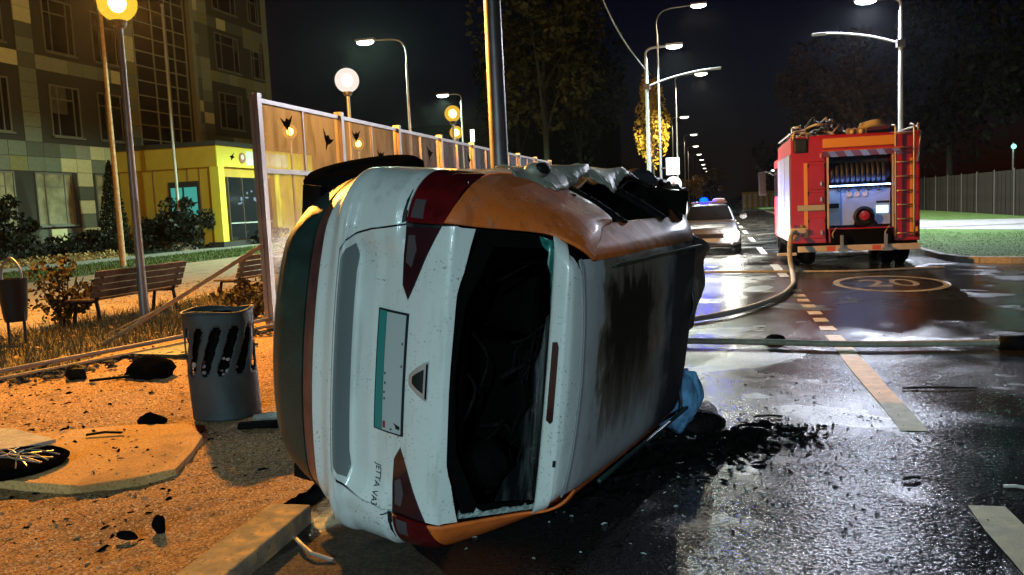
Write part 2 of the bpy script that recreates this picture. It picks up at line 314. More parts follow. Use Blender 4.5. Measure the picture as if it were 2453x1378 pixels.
# ------------------------------------------------------------------ mesh helpers
class MB:
    def __init__(s): s.v = []; s.f = []
    def add(s, vs, fs):
        k = len(s.v); s.v += [tuple(p) for p in vs]; s.f += [tuple(i + k for i in f) for f in fs]; return s
    def box(s, x0, x1, y0, y1, z0, z1, M=None):
        vs = [Vector((x, y, z)) for z in (z0, z1) for y in (y0, y1) for x in (x0, x1)]
        if M: vs = [M @ p for p in vs]
        return s.add(vs, [(0, 2, 3, 1), (4, 5, 7, 6), (0, 1, 5, 4), (2, 6, 7, 3), (0, 4, 6, 2), (1, 3, 7, 5)])
    def tube(s, pts, rad, n=8, caps=True, flat=1.0):
        pts = [Vector(p) for p in pts]; k = len(pts); rr = rad if isinstance(rad, (list, tuple)) else [rad] * k
        vs = []; up = Vector((0, 0, 1))
        d0 = (pts[1] - pts[0]).normalized(); nrm = d0.orthogonal().normalized() if abs(d0.z) > .95 else d0.cross(up).normalized()
        for i in range(k):
            d = (pts[min(i + 1, k - 1)] - pts[max(i - 1, 0)]).normalized()
            nrm = (nrm - d * nrm.dot(d)).normalized(); bn = d.cross(nrm)
            for j in range(n):
                a = 2 * pi * j / n; vs.append(pts[i] + (nrm * cos(a) + bn * sin(a) * flat) * rr[i])
        fs = [(i * n + j, i * n + (j + 1) % n, (i + 1) * n + (j + 1) % n, (i + 1) * n + j) for i in range(k - 1) for j in range(n)]
        if caps: fs += [tuple(range(n))[::-1], tuple(range((k - 1) * n, k * n))]
        return s.add(vs, fs)
    def lathe(s, prof, c=(0, 0, 0), n=20, M=None):
        vs = []; k = len(prof)
        for r, z in prof:
            for j in range(n):
                a = 2 * pi * j / n; p = Vector((r * cos(a), r * sin(a), z)); vs.append((M @ p if M else p) + Vector(c))
        return s.add(vs, [(i * n + j, i * n + (j + 1) % n, (i + 1) * n + (j + 1) % n, (i + 1) * n + j) for i in range(k - 1) for j in range(n)])
    def prism(s, poly, z0, z1, M=None):
        k = len(poly); vs = [Vector((x, y, z0)) for x, y in poly] + [Vector((x, y, z1)) for x, y in poly]
        if M: vs = [M @ p for p in vs]
        fs = [(i, (i + 1) % k, k + (i + 1) % k, k + i) for i in range(k)]
        return s.add(vs, fs + [tuple(range(k))[::-1], tuple(range(k, 2 * k))])
    def grid(s, fn, nu, nv, two=False):
        vs = [fn(i / nu, j / nv) for i in range(nu + 1) for j in range(nv + 1)]
        return s.add(vs, [(i * (nv + 1) + j, (i + 1) * (nv + 1) + j, (i + 1) * (nv + 1) + j + 1, i * (nv + 1) + j + 1) for i in range(nu) for j in range(nv)])
    def ellipsoid(s, c, r, nu=14, nv=10, fn=None):
        prof = []
        def g(u, v):
            a = 2 * pi * u; b = -pi / 2 + pi * v; d = Vector((cos(a) * cos(b), sin(a) * cos(b), sin(b)))
            k = fn(d) if fn else 1
            return Vector(c) + Vector((d.x * r[0], d.y * r[1], d.z * r[2])) * k
        return s.grid(g, nu, nv)
    def mesh(s, name, m, smooth=False, angle=None):
        me = bpy.data.meshes.new(name); me.from_pydata(s.v, [], s.f)
        me.materials.append(MATS[m] if isinstance(m, str) else m)
        if smooth:
            me.polygons.foreach_set('use_smooth', [True] * len(me.polygons))
            if angle: me.set_sharp_from_angle(angle=radians(angle))
        me.update(); return me
    def obj(s, name, m, parent=None, smooth=False, angle=None, label=None, bevel=0, local=False):
        me = s.mesh(name, m, smooth, angle)
        if bevel:
            bm = bmesh.new(); bm.from_mesh(me); bmesh.ops.remove_doubles(bm, verts=bm.verts, dist=1e-5)
            bmesh.ops.bevel(bm, geom=[e for e in bm.edges if len(e.link_faces) == 2 and e.calc_face_angle(0) > .6], offset=bevel, segments=2, affect='EDGES', profile=.6)
            bm.to_mesh(me); bm.free()
        return link(name, me, parent, label, local)
def root_of(p):
    while p.parent: p = p.parent
    return p
def link(name, me, parent=None, label=None, local=False):
    o = bpy.data.objects.new(name, me); COL.objects.link(o)
    if parent:
        o.parent = parent
        if not local and root_of(parent) is parent:
            o.matrix_parent_inverse = parent.matrix_basis.inverted()
    if label: o['label'] = label
    return o
def tag(o, label, cat, group=None):
    o['label'] = label; o['category'] = cat
    if group: o['group'] = group
    return o
def thing(name, label, cat, loc=(0, 0, 0), group=None):
    o = bpy.data.objects.new(name, None); COL.objects.link(o); o.location = loc; o.empty_display_size = .2
    return tag(o, label, cat, group)
def struct(o): o['kind'] = 'structure'; return o
def stuff(o): o['kind'] = 'stuff'; return o
def copy_tree(o, loc=None, rotz=None, label=None, group=None, parent=None):
    c = o.copy(); COL.objects.link(c)
    if parent: c.parent = parent
    if loc is not None: c.location = loc
    if rotz is not None: c.rotation_euler = (0, 0, rotz)
    if label: c['label'] = label
    if group: c['group'] = group
    for ch in list(o.children): copy_tree(ch, parent=c)
    return c
def arc(pts, k=8):
    # Catmull-Rom through points
    P = [Vector(p) for p in pts]; out = []
    for i in range(len(P) - 1):
        a, b, c, d = P[max(i - 1, 0)], P[i], P[i + 1], P[min(i + 2, len(P) - 1)]
        for j in range(k):
            t = j / k
            out.append(.5 * ((2 * b) + (c - a) * t + (2 * a - 5 * b + 4 * c - d) * t * t + (3 * b - a - 3 * c + d) * t ** 3))
    return out + [P[-1]]
def text_mesh(txt, size=1.0):
    cu_ = bpy.data.curves.new('t', 'FONT'); cu_.body = txt; cu_.size = size; cu_.align_x = 'CENTER'; cu_.align_y = 'CENTER'
    o = bpy.data.objects.new('t', cu_); COL.objects.link(o); bpy.context.view_layer.update()
    me = bpy.data.meshes.new_from_object(o); bpy.data.objects.remove(o); bpy.data.curves.remove(cu_)
    vs = [tuple(v.co) for v in me.vertices]; fs = [tuple(p.vertices) for p in me.polygons]; bpy.data.meshes.remove(me)
    return vs, fs
def lamp_light(name, loc, col, power, rad=.12, parent=None, cone=140):
    d = bpy.data.lights.new(name, 'SPOT' if cone else 'POINT')
    if cone: d.spot_size = radians(cone); d.spot_blend = .12 if cone > 175 else .35
    d.energy = power; d.color = col; d.shadow_soft_size = rad
    o = bpy.data.objects.new(name, d); COL.objects.link(o)
    o.location = loc
    if parent: o.parent = parent; o.matrix_parent_inverse = parent.matrix_basis.inverted()
    return o

# ================================================================== setting
g = MB(); g.add([(-150, -90, -.06), (150, -90, -.06), (150, 610, -.06), (-150, 610, -.06)], [(0, 1, 2, 3)])
struct(g.obj('ground', 'ground_mat'))
def corner(cx, cy, r, a0, a1, k=8): return [(cx + r * cos(radians(a0 + (a1 - a0) * i / k)), cy + r * sin(radians(a0 + (a1 - a0) * i / k))) for i in range(k + 1)]
kerb_line = [(60, 19.2)] + corner(6.6, 20.8, 1.6, 270, 180)[0:] + [(5.0, 420)]
rd = MB(); poly = [(-2.5, -80), (60, -80)] + kerb_line + [(-2.5, 420)]
rd.add([(x, y, 0) for x, y in poly], [tuple(range(len(poly)))])
road = struct(rd.obj('road', 'asphalt'))
bmr = bmesh.new(); bmr.from_mesh(road.data); bmesh.ops.triangulate(bmr, faces=bmr.faces); bmr.to_mesh(road.data); bmr.free()
# painted markings (children of the road)
def ymark(x0, x1, y0, y1, nm='lane_dash', m='road_paint'):
    q = MB(); k = 6; seed = R.random() * 9
    vs = []
    for i in range(k + 1):
        y = y0 + (y1 - y0) * i / k
        vs += [(x0 + .008 * sin(7 * y + seed), y, .005), (x1 + .008 * sin(5 * y + seed), y, .005)]
    q.add(vs, [(2 * i, 2 * i + 1, 2 * i + 3, 2 * i + 2) for i in range(k)])
    return q.obj(nm, m, road)
for y in (15.0, 14.21, 13.56, 12.84, 12.1, 11.41, 10.69): ymark(1.21, 1.39, y - .17, y + .17)
ymark(1.2, 1.38, 6.05, 10.15); ymark(1.23, 1.42, 2.6, 4.62)
y = 17.5
while y < 120: ymark(1.24, 1.42, y, y + 3.2, m='road_paint_white'); y += 7.0
rm = MB(); k = 48; vs = []
for i in range(k):
    a = 2 * pi * i / k; vs += [(2.97 + .93 * cos(a), 15.85 + 1.42 * sin(a), .005), (2.97 + .82 * cos(a), 15.85 + 1.22 * sin(a), .005)]
rm.add(vs, [(2 * i, 2 * ((i + 1) % k), 2 * ((i + 1) % k) + 1, 2 * i + 1) for i in range(k)])
rm.obj('speed_roundel', 'road_paint_white', road)
tv, tf = text_mesh('20', 1.0)
q = MB(); q.add([(2.97 + x * .98, 15.85 + y * 1.75, .005) for x, y, z in tv], tf); q.obj('speed_number', 'road_paint_white', road)
# near-side pavement under sand: bumpy sheet
def sandz(x, y):
    return .055 + .012 * sin(3.1 * x + 1.3 * y) * sin(2.3 * y - x) + .008 * sin(9 * x + 4 * y) + .004 * sin(23 * x - 17 * y)
sv = MB(); nx, ny = 110, 230
rn = np.random.RandomState(3); jit = rn.normal(0, .006, (nx + 1, ny + 1))
vs = []
for i in range(nx + 1):
    for j in range(ny + 1):
        x = -7.4 + (5.05) * i / nx; y = 2.2 + 10.3 * j / ny
        vs.append((x, y, sandz(x, y) + jit[i, j]))
sv.add(vs, [(i * (ny + 1) + j, (i + 1) * (ny + 1) + j, (i + 1) * (ny + 1) + j + 1, i * (ny + 1) + j + 1) for i in range(nx) for j in range(ny)])
struct(sv.obj('pavement', 'sand', smooth=True))
q = MB(); q.box(-7.4, -2.34, -60, 2.2, -.05, .05).box(-7.4, -2.34, 12.5, 420, -.05, .05); struct(q.obj('footway', 'paving'))
def sheet(name, poly, z, m):
    q = MB(); q.add([(x, y, z) for x, y in poly], [tuple(range(len(poly)))]); return struct(q.obj(name, m))
sheet('planting_strip', [(-10.6, -40), (-7.4, -40), (-7.4, 420), (-10.6, 420)], .02, 'soil')
sheet('plaza', [(-20.6, -40), (-10.6, -40), (-10.6, 420), (-20.6, 420)], .01, 'plaza')
sheet('lawn', [(-26.6, -40), (-20.6, -40), (-20.6, 420), (-26.6, 420)], .02, 'lawn')
sheet('path', [(-29.4, -40), (-26.6, -40), (-26.6, 420), (-29.4, 420)], .03, 'paving')
sheet('flower_border', [(-36, -40), (-29.4, -40), (-29.4, 420), (-36, 420)], .02, 'lawn')
# right side
pl = [(60, 19.35)] + corner(6.6, 20.85, 1.5, 270, 180) + [(5.12, 420), (60, 420)]
q = MB(); q.prism(pl, -.05, .10); gr = struct(q.obj('verge', 'verge_lawn'))
q = MB(); pth = [(8.0, 420), (8.0, 36.5)] + corner(9.4, 35.2, 1.9, 160, 230, 5) + [(10.4, 30.9), (60, 29.6), (60, 42.0), (13.0, 41.2), (10.2, 43.0), (9.6, 46), (9.6, 420)]
q.prism(pth, .0, .112); struct(q.obj('side_path', 'paving'))
def strip_kerb(pts, wid, h, ln, name):
    # kerb stones end to end along a polyline, each its own piece
    root = struct(thing(name, '', '')); del root['label']; del root['category']
    P = [Vector((x, y, 0)) for x, y in pts]; out = []
    for a, b in zip(P[:-1], P[1:]):
        d = b - a; n = max(1, int(round(d.length / ln)))
        for i in range(n):
            out.append((a + d * (i / n), a + d * ((i + 1) / n)))
    for a, b in out[:240]:
        d = (b - a).normalized(); s = Vector((-d.y, d.x, 0)); q = MB(); e = .006
        p = [a + d * e, b - d * e, b - d * e + s * wid, a + d * e + s * wid]
        hh = h + R.uniform(-.006, .006)
        q.prism([(v.x, v.y) for v in p], -.05, hh); q.obj('kerb_stone', 'sandy_concrete' if name == 'near_kerb' else 'concrete', root, bevel=.012)
    return root
strip_kerb([(30, 19.2)] + corner(6.6, 20.8, 1.6, 270, 180, 4) + [(5.0, 90)], -.15, .13, 1.0, 'kerb')
strip_kerb([(-2.11, 2.55), (-2.16, 4.0)], .235, .10, 1.45, 'near_kerb')
strip_kerb([(-2.1, 9.0), (-2.1, 70)], .235, .10, 1.0, 'far_kerb')
strip_kerb([(-7.4, 12.5), (-7.4, 40)], .12, .08, 1.0, 'edging')

# ================================================================== building
B = thing('school_building', 'tall school building clad in a mosaic of grey green and cream panels', 'building', (-36, 48, 0))
q = MB(); q.box(-50, -36.12, 20, 64.6, -.1, 26); q.obj('wall', 'facade_core', B)
q = MB(); q.box(-36.12, -35.98, 20, 64.6, -.05, .8); q.obj('plinth', 'facade_core', B)
wins = []
for (y0, y1) in ((34.4, 37.2), (38.6, 41.3), (43.2, 45.9)): wins.append((y0, y1, 1.8, 4.75, 1))
for (y0, y1) in ((35.2, 37.4), (40.2, 42.5), (44.0, 46.6)):
    wins.append((y0, y1, 6.8, 9.7, 0)); wins.append((y0, y1, 11.5, 14.5, 0)); wins.append((y0, y1, 16.4, 19.3, 0))
for z in (8.6, 13.0, 17.4): wins.append((57.0, 60.2, z, z + 2.7, 0)); wins.append((62.0, 63.6, z, z + 2.2, 0))
cw, chh = 1.2, .8
pmesh = {}
for c in ('dark', 'mid', 'olive', 'cream', 'gray'):
    q = MB(); q.box(-.035, .03, -cw / 2 + .012, cw / 2 - .012, -chh / 2 + .012, chh / 2 - .012); pmesh[c] = q.mesh('cladding_panel', 'facade_' + c)
cells = []
for i in range(26):
    for j in range(25):
        y = 33.4 + (i + .5) * cw; z = .8 + (j + .5) * chh
        if 47.6 < y < 53.4 and z > 5: continue
        if any(a - cw * .42 < y < b + cw * .42 and c - chh * .42 < z < d + chh * .42 for a, b, c, d, _ in wins): continue
        if y > 64: continue
        cells.append((i, j, y, z))
cells.sort(key=lambda t: (t[3] > 17.0, t[2] + max(0, t[3] - 14)))
rest = MB(); cnt = 0
for i, j, y, z in cells:
    rr = R.random(); far = y > 53.5
    c = 'cream' if rr < (.10 if far else .17) else 'gray' if rr < .30 else 'olive' if rr < .42 else 'mid' if rr < .72 else 'dark'
    if cnt < 296:
        o = bpy.data.objects.new('cladding_panel', pmesh[c]); COL.objects.link(o); o.parent = B
        o.location = (-36.08 + 36 + R.uniform(0, .012), y - 48, z); cnt += 1
    else:
        rest.box(-36.115, -36.05, y - cw / 2 + .012, y + cw / 2 - .012, z - chh / 2 + .012, z + chh / 2 - .012)
stuff(rest.obj('cladding_panels', 'facade_mid', B))
for y0, y1, z0, z1, curt in wins:
    f = MB(); t = .09; X0, X1 = -36.10, -36.02
    f.box(X0, X1, y0, y0 + t, z0, z1).box(X0, X1, y1 - t, y1, z0, z1).box(X0, X1, y0 + t, y1 - t, z0, z0 + t).box(X0, X1, y0 + t, y1 - t, z1 - t, z1)
    fr = f.obj('window', 'window_frame', B)
    ym = y0 + (y1 - y0) * .25; ym2 = y0 + (y1 - y0) * .78; zm = z0 + (z1 - z0) * .72
    u = MB(); u.box(X0, X1 - .01, ym - .035, ym + .035, z0 + t, z1 - t).box(X0, X1 - .01, ym2 - .035, ym2 + .035, z0 + t, z1 - t)
    u.box(X0, X1 - .015, y0 + t, ym - .035, zm, zm + .06).box(X0, X1 - .015, ym + .035, ym2 - .035, zm, zm + .06); u.obj('mullion', 'window_frame', fr)
    u = MB(); u.box(X0 - .005, X0 + .03, y0 + t, y1 - t, z0 + t, z1 - t); u.obj('pane', 'curtain' if curt else 'window_glass', fr)
    if not curt and R.random() < .6:
        k = R.uniform(.25, .8); ya = R.choice((y0 + t, ym2)); u = MB(); u.box(X0 + .031, X0 + .036, ya, min(ya + (y1 - y0) * R.uniform(.2, .6), y1 - t), z1 - t - (z1 - z0) * k, z1 - t); u.obj('blind', 'blind_dim', fr)
    u = MB(); u.box(-36.02, -35.86, y0 - .05, y1 + .05, z0 - .09, z0); u.obj('sill', 'window_frame', fr)
# glazed stair tower with its grid
gl = MB(); gl.box(-36.10, -36.06, 47.7, 53.3, 5, 24); tw = gl.obj('stair_glazing', 'window_glass', B)
for z in [5.2 + .95 * i for i in range(20)]:
    u = MB(); u.box(-36.058, -36.0, 47.75, 53.25, z, z + .07); u.obj('transom', 'facade_gray', tw)
for y in (47.7, 49.6, 51.1, 51.9, 53.2):
    u = MB(); u.box(-36.058, -35.99, y, y + .09, 5, 24); u.obj('mullion', 'facade_gray', tw)
u = MB(); u.box(-36.05, -35.7, 53.6, 54.0, 0.8, 24); u.obj('pilaster', 'facade_gray', B)
u = MB(); u.box(-36.05, -35.9, 64.0, 64.6, 0.0, 26); u.obj('corner_strip', 'facade_gray', B)
# yellow entrance pavilion
V = thing('entrance_pavilion', 'yellow entrance pavilion with dark roof edge in front of the mosaic building', 'building', (-32, 50, 0))
q = MB(); q.box(-35.98, -29.25, 45.25, 57, 0, 4.9); q.obj('wall', 'yellow_wall', V)
q = MB(); q.box(-35.98, -29.0, 45.0, 57.3, 4.9, 6.15); q.obj('fascia', 'yellow_wall', V)
q = MB(); q.box(-29.0, -28.93, 45.0, 57.3, 4.9, 6.15); fb = q.obj('sign_band', 'yellow_lit', V)
q = MB(); q.box(-36.0, -28.8, 44.8, 57.5, 6.15, 6.42); q.obj('roof', 'roof_dark', V)
for y in (45.02, 51.6, 56.6):
    q = MB(); q.box(-29.5, -28.9, y, y + .62, .35, 4.9); q.obj('column', 'yellow_lit', V)
q = MB(); q.box(-29.9, -28.85, 44.95, 57.3, 0, .35); q.obj('plinth', 'roof_dark', V)
for x in (-34.9, -33.6, -31.2, -30.4):
    q = MB(); q.box(x, x + .05, 45.2, 45.25, .3, 4.9); q.obj('panel_joint', 'rust_pole', V)
q = MB(); q.box(-29.2, -29.14, 46.2, 51.4, .4, 4.3); dg = q.obj('door_glazing', 'window_glass', V)
for y in (46.2, 47.8, 49.5, 51.3):
    u = MB(); u.box(-29.14, -29.08, y, y + .08, .4, 4.3); u.obj('mullion', 'dark_pole', dg)
u = MB(); u.box(-29.14, -29.08, 46.28, 51.3, 1.4, 1.48); u.obj('transom', 'lamp_pole', dg)
rp = R
for i in range(9):
    yy = 47.2 + rp.random() * 2.2; zz = 2.6 + rp.random() * 1.0
    u = MB(); u.box(-29.137, -29.12, yy, yy + rp.uniform(.08, .35), zz, zz + rp.uniform(.05, .25)); u.obj('lit_item', 'office_glow', dg)
wf = MB(); wf.box(-32.5, -32.38, 45.14, 45.24, 1.6, 4.1).box(-30.55, -30.43, 45.14, 45.24, 1.6, 4.1).box(-32.38, -30.55, 45.14, 45.24, 3.75, 4.1).box(-32.38, -30.55, 45.14, 45.24, 1.6, 1.72)
wo = wf.obj('window', 'roof_dark', V)
u = MB(); u.box(-32.38, -30.55, 45.18, 45.22, 1.72, 3.75); u.obj('pane', 'teal_pane', wo)
u = MB(); u.box(-31.55, -31.45, 45.12, 45.17, 1.72, 3.75).box(-32.38, -31.55, 45.12, 45.17, 2.75, 2.83).box(-31.45, -30.55, 45.12, 45.17, 2.75, 2.83); u.obj('mullion', 'roof_dark', wo)
u = MB(); u.box(-28.93, -28.90, 48.2, 53.5, 5.08, 5.95); sb = u.obj('sign_board', 'sign_white', V)
tv, tf = text_mesh('\u041c\u0430', .8)
u = MB(); u.add([(-28.895, 49.6 + x, 5.5 + y) for x, y, z in tv], [f for f in tf]); u.obj('lettering', 'sign_blue', sb)
u = MB(); u.lathe([(.001, .0), (.34, .0), (.34, .03), (.001, .03)], (-28.9, 47.75, 5.5), 16, Matrix.Rotation(pi / 2, 4, 'Y')); em = u.obj('emblem', 'sign_brown', V)
u = MB(); u.lathe([(.001, .035), (.17, .035)], (-28.9, 47.75, 5.55), 12, Matrix.Rotation(pi / 2, 4, 'Y')); u.obj('emblem_centre', 'sign_white', em)
bird2 = [(0, 0), (.35, .12), (.62, .30), (.45, .05), (.7, -.05), (.4, -.12), (.2, -.3), (.15, -.1)]
u = MB(); u.prism(bird2, 0, .02, Matrix.Translation((-28.92, 46.4, 5.55)) @ Matrix(((0, 0, 1, 0), (1, 0, 0, 0), (0, 1, 0, 0), (0, 0, 0, 1))) @ Matrix.Scale(.8, 4)); u.obj('bird_mark', 'bird', V)

# ================================================================== vegetation
def leaf_cloud(mb, pts, size, rn, flat=.6):
    for p in pts:
        s = size * rn.uniform(.55, 1.3); a = Vector(rn.normal(size=3)).normalized(); b = a.orthogonal().normalized()
        b = Matrix.Rotation(rn.uniform(0, 6.28), 3, a) @ b; c = a.cross(b); p = Vector(p)
        mb.add([p - b * s, p + c * s * flat, p + b * s, p - c * s * flat], [(0, 1, 2, 3)])
def crown_pts(rn, c, r, n, clumps, shell=.55):
    cs = []
    while len(cs) < clumps:
        d = rn.uniform(-1, 1, 3)
        if np.dot(d, d) < 1: cs.append(d)
    cs = np.array(cs) * .82; k = rn.randint(0, clumps, n)
    cr_ = rn.uniform(.18, .36, clumps)
    d = rn.normal(size=(n, 3)); d /= np.linalg.norm(d, axis=1)[:, None]
    rr = rn.uniform(shell, 1, n)[:, None] ** .5
    return np.array(c) + (cs[k] + d * rr * cr_[k][:, None]) * np.array(r)
def tree(loc, h, cz, cr_, n, leaf, size, label, seed, clumps=26, tr=.16, group=None, name='tree'):
    rn = np.random.RandomState(seed); t = thing(name, label, 'tree', loc, group); x, y, z0 = loc
    tk = MB(); top = cz + cr_[2] * .5
    pts = [(x + .12 * i * rn.uniform(-.4, .4), y + .12 * i * rn.uniform(-.4, .4), z0 + top * i / 6) for i in range(7)]
    tk.tube(pts, [tr * (1 - .78 * i / 6) * (1.35 if i == 0 else 1) for i in range(7)], 7)
    for i in range(9):
        k = rn.randint(2, 6); b = Vector(pts[k]); a = rn.uniform(0, 6.28); e = Vector((x + cr_[0] * .7 * cos(a), y + cr_[1] * .7 * sin(a), cz + rn.uniform(-.4, .6) * cr_[2]))
        tk.tube([b, b.lerp(e, .5) + Vector((0, 0, .08 * h * .3)), e], [tr * .4, tr * .22, tr * .06], 5)
    tk.obj('trunk', 'bark', t, True)
    cw_ = MB(); leaf_cloud(cw_, crown_pts(rn, (x, y, cz), cr_, n, clumps), size, rn); cw_.obj('crown', leaf, t)
    return t
gt = 'dark trees beyond the glazed barrier'
tree((-12.9, 66, 0), 26, 16.5, (6.2, 6.2, 10.6), 5200, 'leaf_olive', .30, 'tall dark olive tree rising just right of the thick grey pole', 11, 34, .3, gt)
tree((-11.4, 74, 0), 22, 12.5, (4.6, 4.6, 9.0), 4200, 'leaf_dark', .27, 'dark tree with a narrow crown left of the street lamp with a side arm', 12, 30, .25, gt)
tree((-18.5, 80, 0), 22, 14, (5.2, 5.2, 9.0), 3600, 'leaf_dark', .26, 'huge dim tree behind the thick grey pole, mostly lost in the dark', 13, 30, .3, gt)
tree((-4.25, 62, 0), 10.8, 7.3, (1.35, 1.35, 3.5), 3000, 'leaf_yellow', .14, 'slender golden yellow tree lit by a lamp behind the side-arm lamp post', 14, 40, .12)
tree((-3.1, 118, 0), 5, 3.4, (2.2, 2.2, 1.6), 700, 'leaf_yellow', .25, 'small pale yellow tree far along the kerb above the blue beacon', 15, 18, .12)
tree((-.5, 140, 0), 6, 4.2, (2.4, 2.4, 2.0), 700, 'leaf_yellow', .28, 'small yellowish tree at the far end of the road', 16, 18, .14)
gr_ = 'dark trees behind the fence on the right'
tree((7.4, 70, 0), 14, 9.0, (3.2, 3.2, 4.6), 2400, 'leaf_russet', .2, 'sparse reddish brown tree above the left part of the fire engine', 17, 30, .2, gr_)
tree((10.0, 62, 0), 13, 9.0, (3.0, 3.0, 3.8), 2000, 'leaf_russet', .2, 'sparse russet tree above the roof gear of the fire engine', 18, 30, .2, gr_)
tree((16.4, 66, 0), 19, 10.5, (4.6, 4.6, 8.2), 3600, 'leaf_dark', .24, 'big black-green tree just right of the fire engine behind the fence', 19, 30, .3, gr_)
tree((18.4, 56, 0), 15, 9.5, (4.2, 4.2, 6.6), 3200, 'leaf_dark', .22, 'rounded dark tree behind the middle of the fence', 20, 30, .3, gr_)
tree((19.0, 48, 0), 14, 8.5, (3.4, 3.4, 5.2), 2800, 'leaf_dark', .2, 'dark tree standing against the lit yellow building at the right edge', 21, 28, .26, gr_)
tree((6.8, 96, 0), 9, 5.0, (3.0, 3.0, 3.2), 1200, 'leaf_dark', .26, 'low dark tree far off just left of the fire engine', 22, 20, .2, gr_)
def shrub(name, label, loc, r, n, leaf, size, seed, group=None, cat='shrub'):
    rn = np.random.RandomState(seed); t = thing(name, label, cat, loc, group); x, y, z = loc
    fo = MB(); leaf_cloud(fo, crown_pts(rn, (x, y, z + r[2] * .95), r, n, 22, .3), size, rn); fo.obj('foliage', leaf, t)
    st = MB()
    for i in range(7):
        a = rn.uniform(0, 6.28); st.tube([(x, y, z), (x + r[0] * .3 * cos(a), y + r[1] * .3 * sin(a), z + r[2] * .7), (x + r[0] * .6 * cos(a), y + r[1] * .6 * sin(a), z + r[2] * 1.3)], [.03, .02, .008], 5)
    st.obj('stem', 'bark', t); return t
shrub('bush', 'large round dark bush in front of the teal pavilion window', (-30.2, 43.2, 0), (1.9, 1.9, 1.75), 2600, 'bush', .13, 31)
shrub('bush', 'lower dark bush to the left of the round bush by the pavilion', (-31.8, 42.6, 0), (1.5, 1.5, 1.15), 1500, 'bush', .13, 32)
shrub('bush', 'big black bush under the leftmost ground floor window', (-31.4, 31.2, 0), (2.0, 2.0, 1.7), 2200, 'bush', .13, 33)
shrub('bush', 'low dark hedge bush under the curtained window', (-33.4, 38.6, 0), (1.4, 2.6, .8), 1600, 'bush', .13, 34)
shrub('bush', 'low rough bush at the foot of the pavilion doors', (-28.3, 49.8, 0), (.8, 2.4, .55), 1000, 'bush', .13, 41)
shrub('shrub', 'straggly brownish shrub growing through the near end of the bench', (-10.5, 11.6, 0), (.62, .62, .62), 900, 'leaf_shrub', .05, 35)
shrub('weed_clump', 'yellowish weed clump at the foot of the barrier behind the slotted bin', (-7.3, 12.0, 0), (.5, .9, .40), 900, 'leaf_shrub', .045, 36, cat='weeds')
# conifer
rn = np.random.RandomState(37); t = thing('thuja', 'slim dark conifer column between the ground floor windows', 'conifer', (-32.6, 40.2, 0))
k = 3400; zz = rn.uniform(0, 1, k) ** 1.3; aa = rn.uniform(0, 6.28, k); rr = .98 * (1 - zz) ** .75 * rn.uniform(.55, 1.05, k)
q = MB(); leaf_cloud(q, np.stack([-32.6 + rr * np.cos(aa), 40.2 + rr * np.sin(aa), .1 + zz * 5.1], 1), .11, rn, .4); q.obj('foliage', 'thuja', t)
q = MB(); q.tube([(-32.6, 40.2, 0), (-32.6, 40.2, 4.6)], [.12, .02], 6); q.obj('trunk', 'bark', t)
# flower bed
rn = np.random.RandomState(38); q = MB(); pts = np.stack([rn.uniform(-30.6, -29.5, 2600), rn.uniform(28, 37.5, 2600), rn.uniform(.05, .42, 2600)], 1)
pts[:, 2] *= .6 + .4 * np.sin(pts[:, 1] * 5); leaf_cloud(q, pts, .07, rn); stuff(q.obj('flowers', 'flower'))
rn = np.random.RandomState(39); q = MB(); pts = np.stack([rn.uniform(-30.4, -29.6, 900), rn.uniform(38.5, 50, 900), rn.uniform(.04, .25, 900)], 1); leaf_cloud(q, pts, .07, rn); stuff(q.obj('border_flowers', 'bush'))
def blades(name, m, n, xr, yr, hr, w, seed, z=0, fn=None, lean=.35):
    rn = np.random.RandomState(seed); q = MB(); vs = []; fs = []
    for i in range(n):
        x = rn.uniform(*xr); y = rn.uniform(*yr)
        if fn and not fn(x, y): continue
        h = rn.uniform(*hr); a = rn.uniform(0, 6.28); dx, dy = cos(a) * w, sin(a) * w; lx, ly = rn.normal(0, lean * h, 2)
        k = len(vs); vs += [(x - dx, y - dy, z), (x + dx, y + dy, z), (x + lx, y + ly, z + h)]; fs.append((k, k + 1, k + 2))
    q.v = vs; q.f = fs; return stuff(q.obj(name, m))
blades('grass', 'grass_blade', 9000, (-26.6, -20.6), (18, 52), (.05, .14), .02, 51, .02)
blades('weeds', 'grass_dry', 9000, (-10.6, -7.3), (6.5, 20), (.06, .30), .007, 52, .02, lambda x, y: x < -7.35 or y > 9)
blades('verge_grass', 'verge_blade', 22000, (5.2, 13.5), (19.4, 40), (.006, .020), .014, 53, .10, lambda x, y: (x > 5.3 and y > 19.6) and not (x > 8 and y > 30.3) and (x > 6.7 or y > 20.9 or (x - 6.6) ** 2 + (y - 20.85) ** 2 < 2.0))
rn = np.random.RandomState(54); q = MB(); pts = np.stack([rn.uniform(-14, -7.5, 3800), rn.uniform(8, 26, 3800), rn.uniform(.015, .05, 3800)], 1)
for p in pts:
    s = rn.uniform(.025, .055); a = rn.uniform(0, 6.28); q.add([(p[0] + s * cos(a + i * 1.57), p[1] + s * sin(a + i * 1.57) * .8, p[2] + rn.uniform(0, .03)) for i in range(4)], [(0, 1, 2, 3)])
stuff(q.obj('fallen_leaves', 'leaf_litter'))

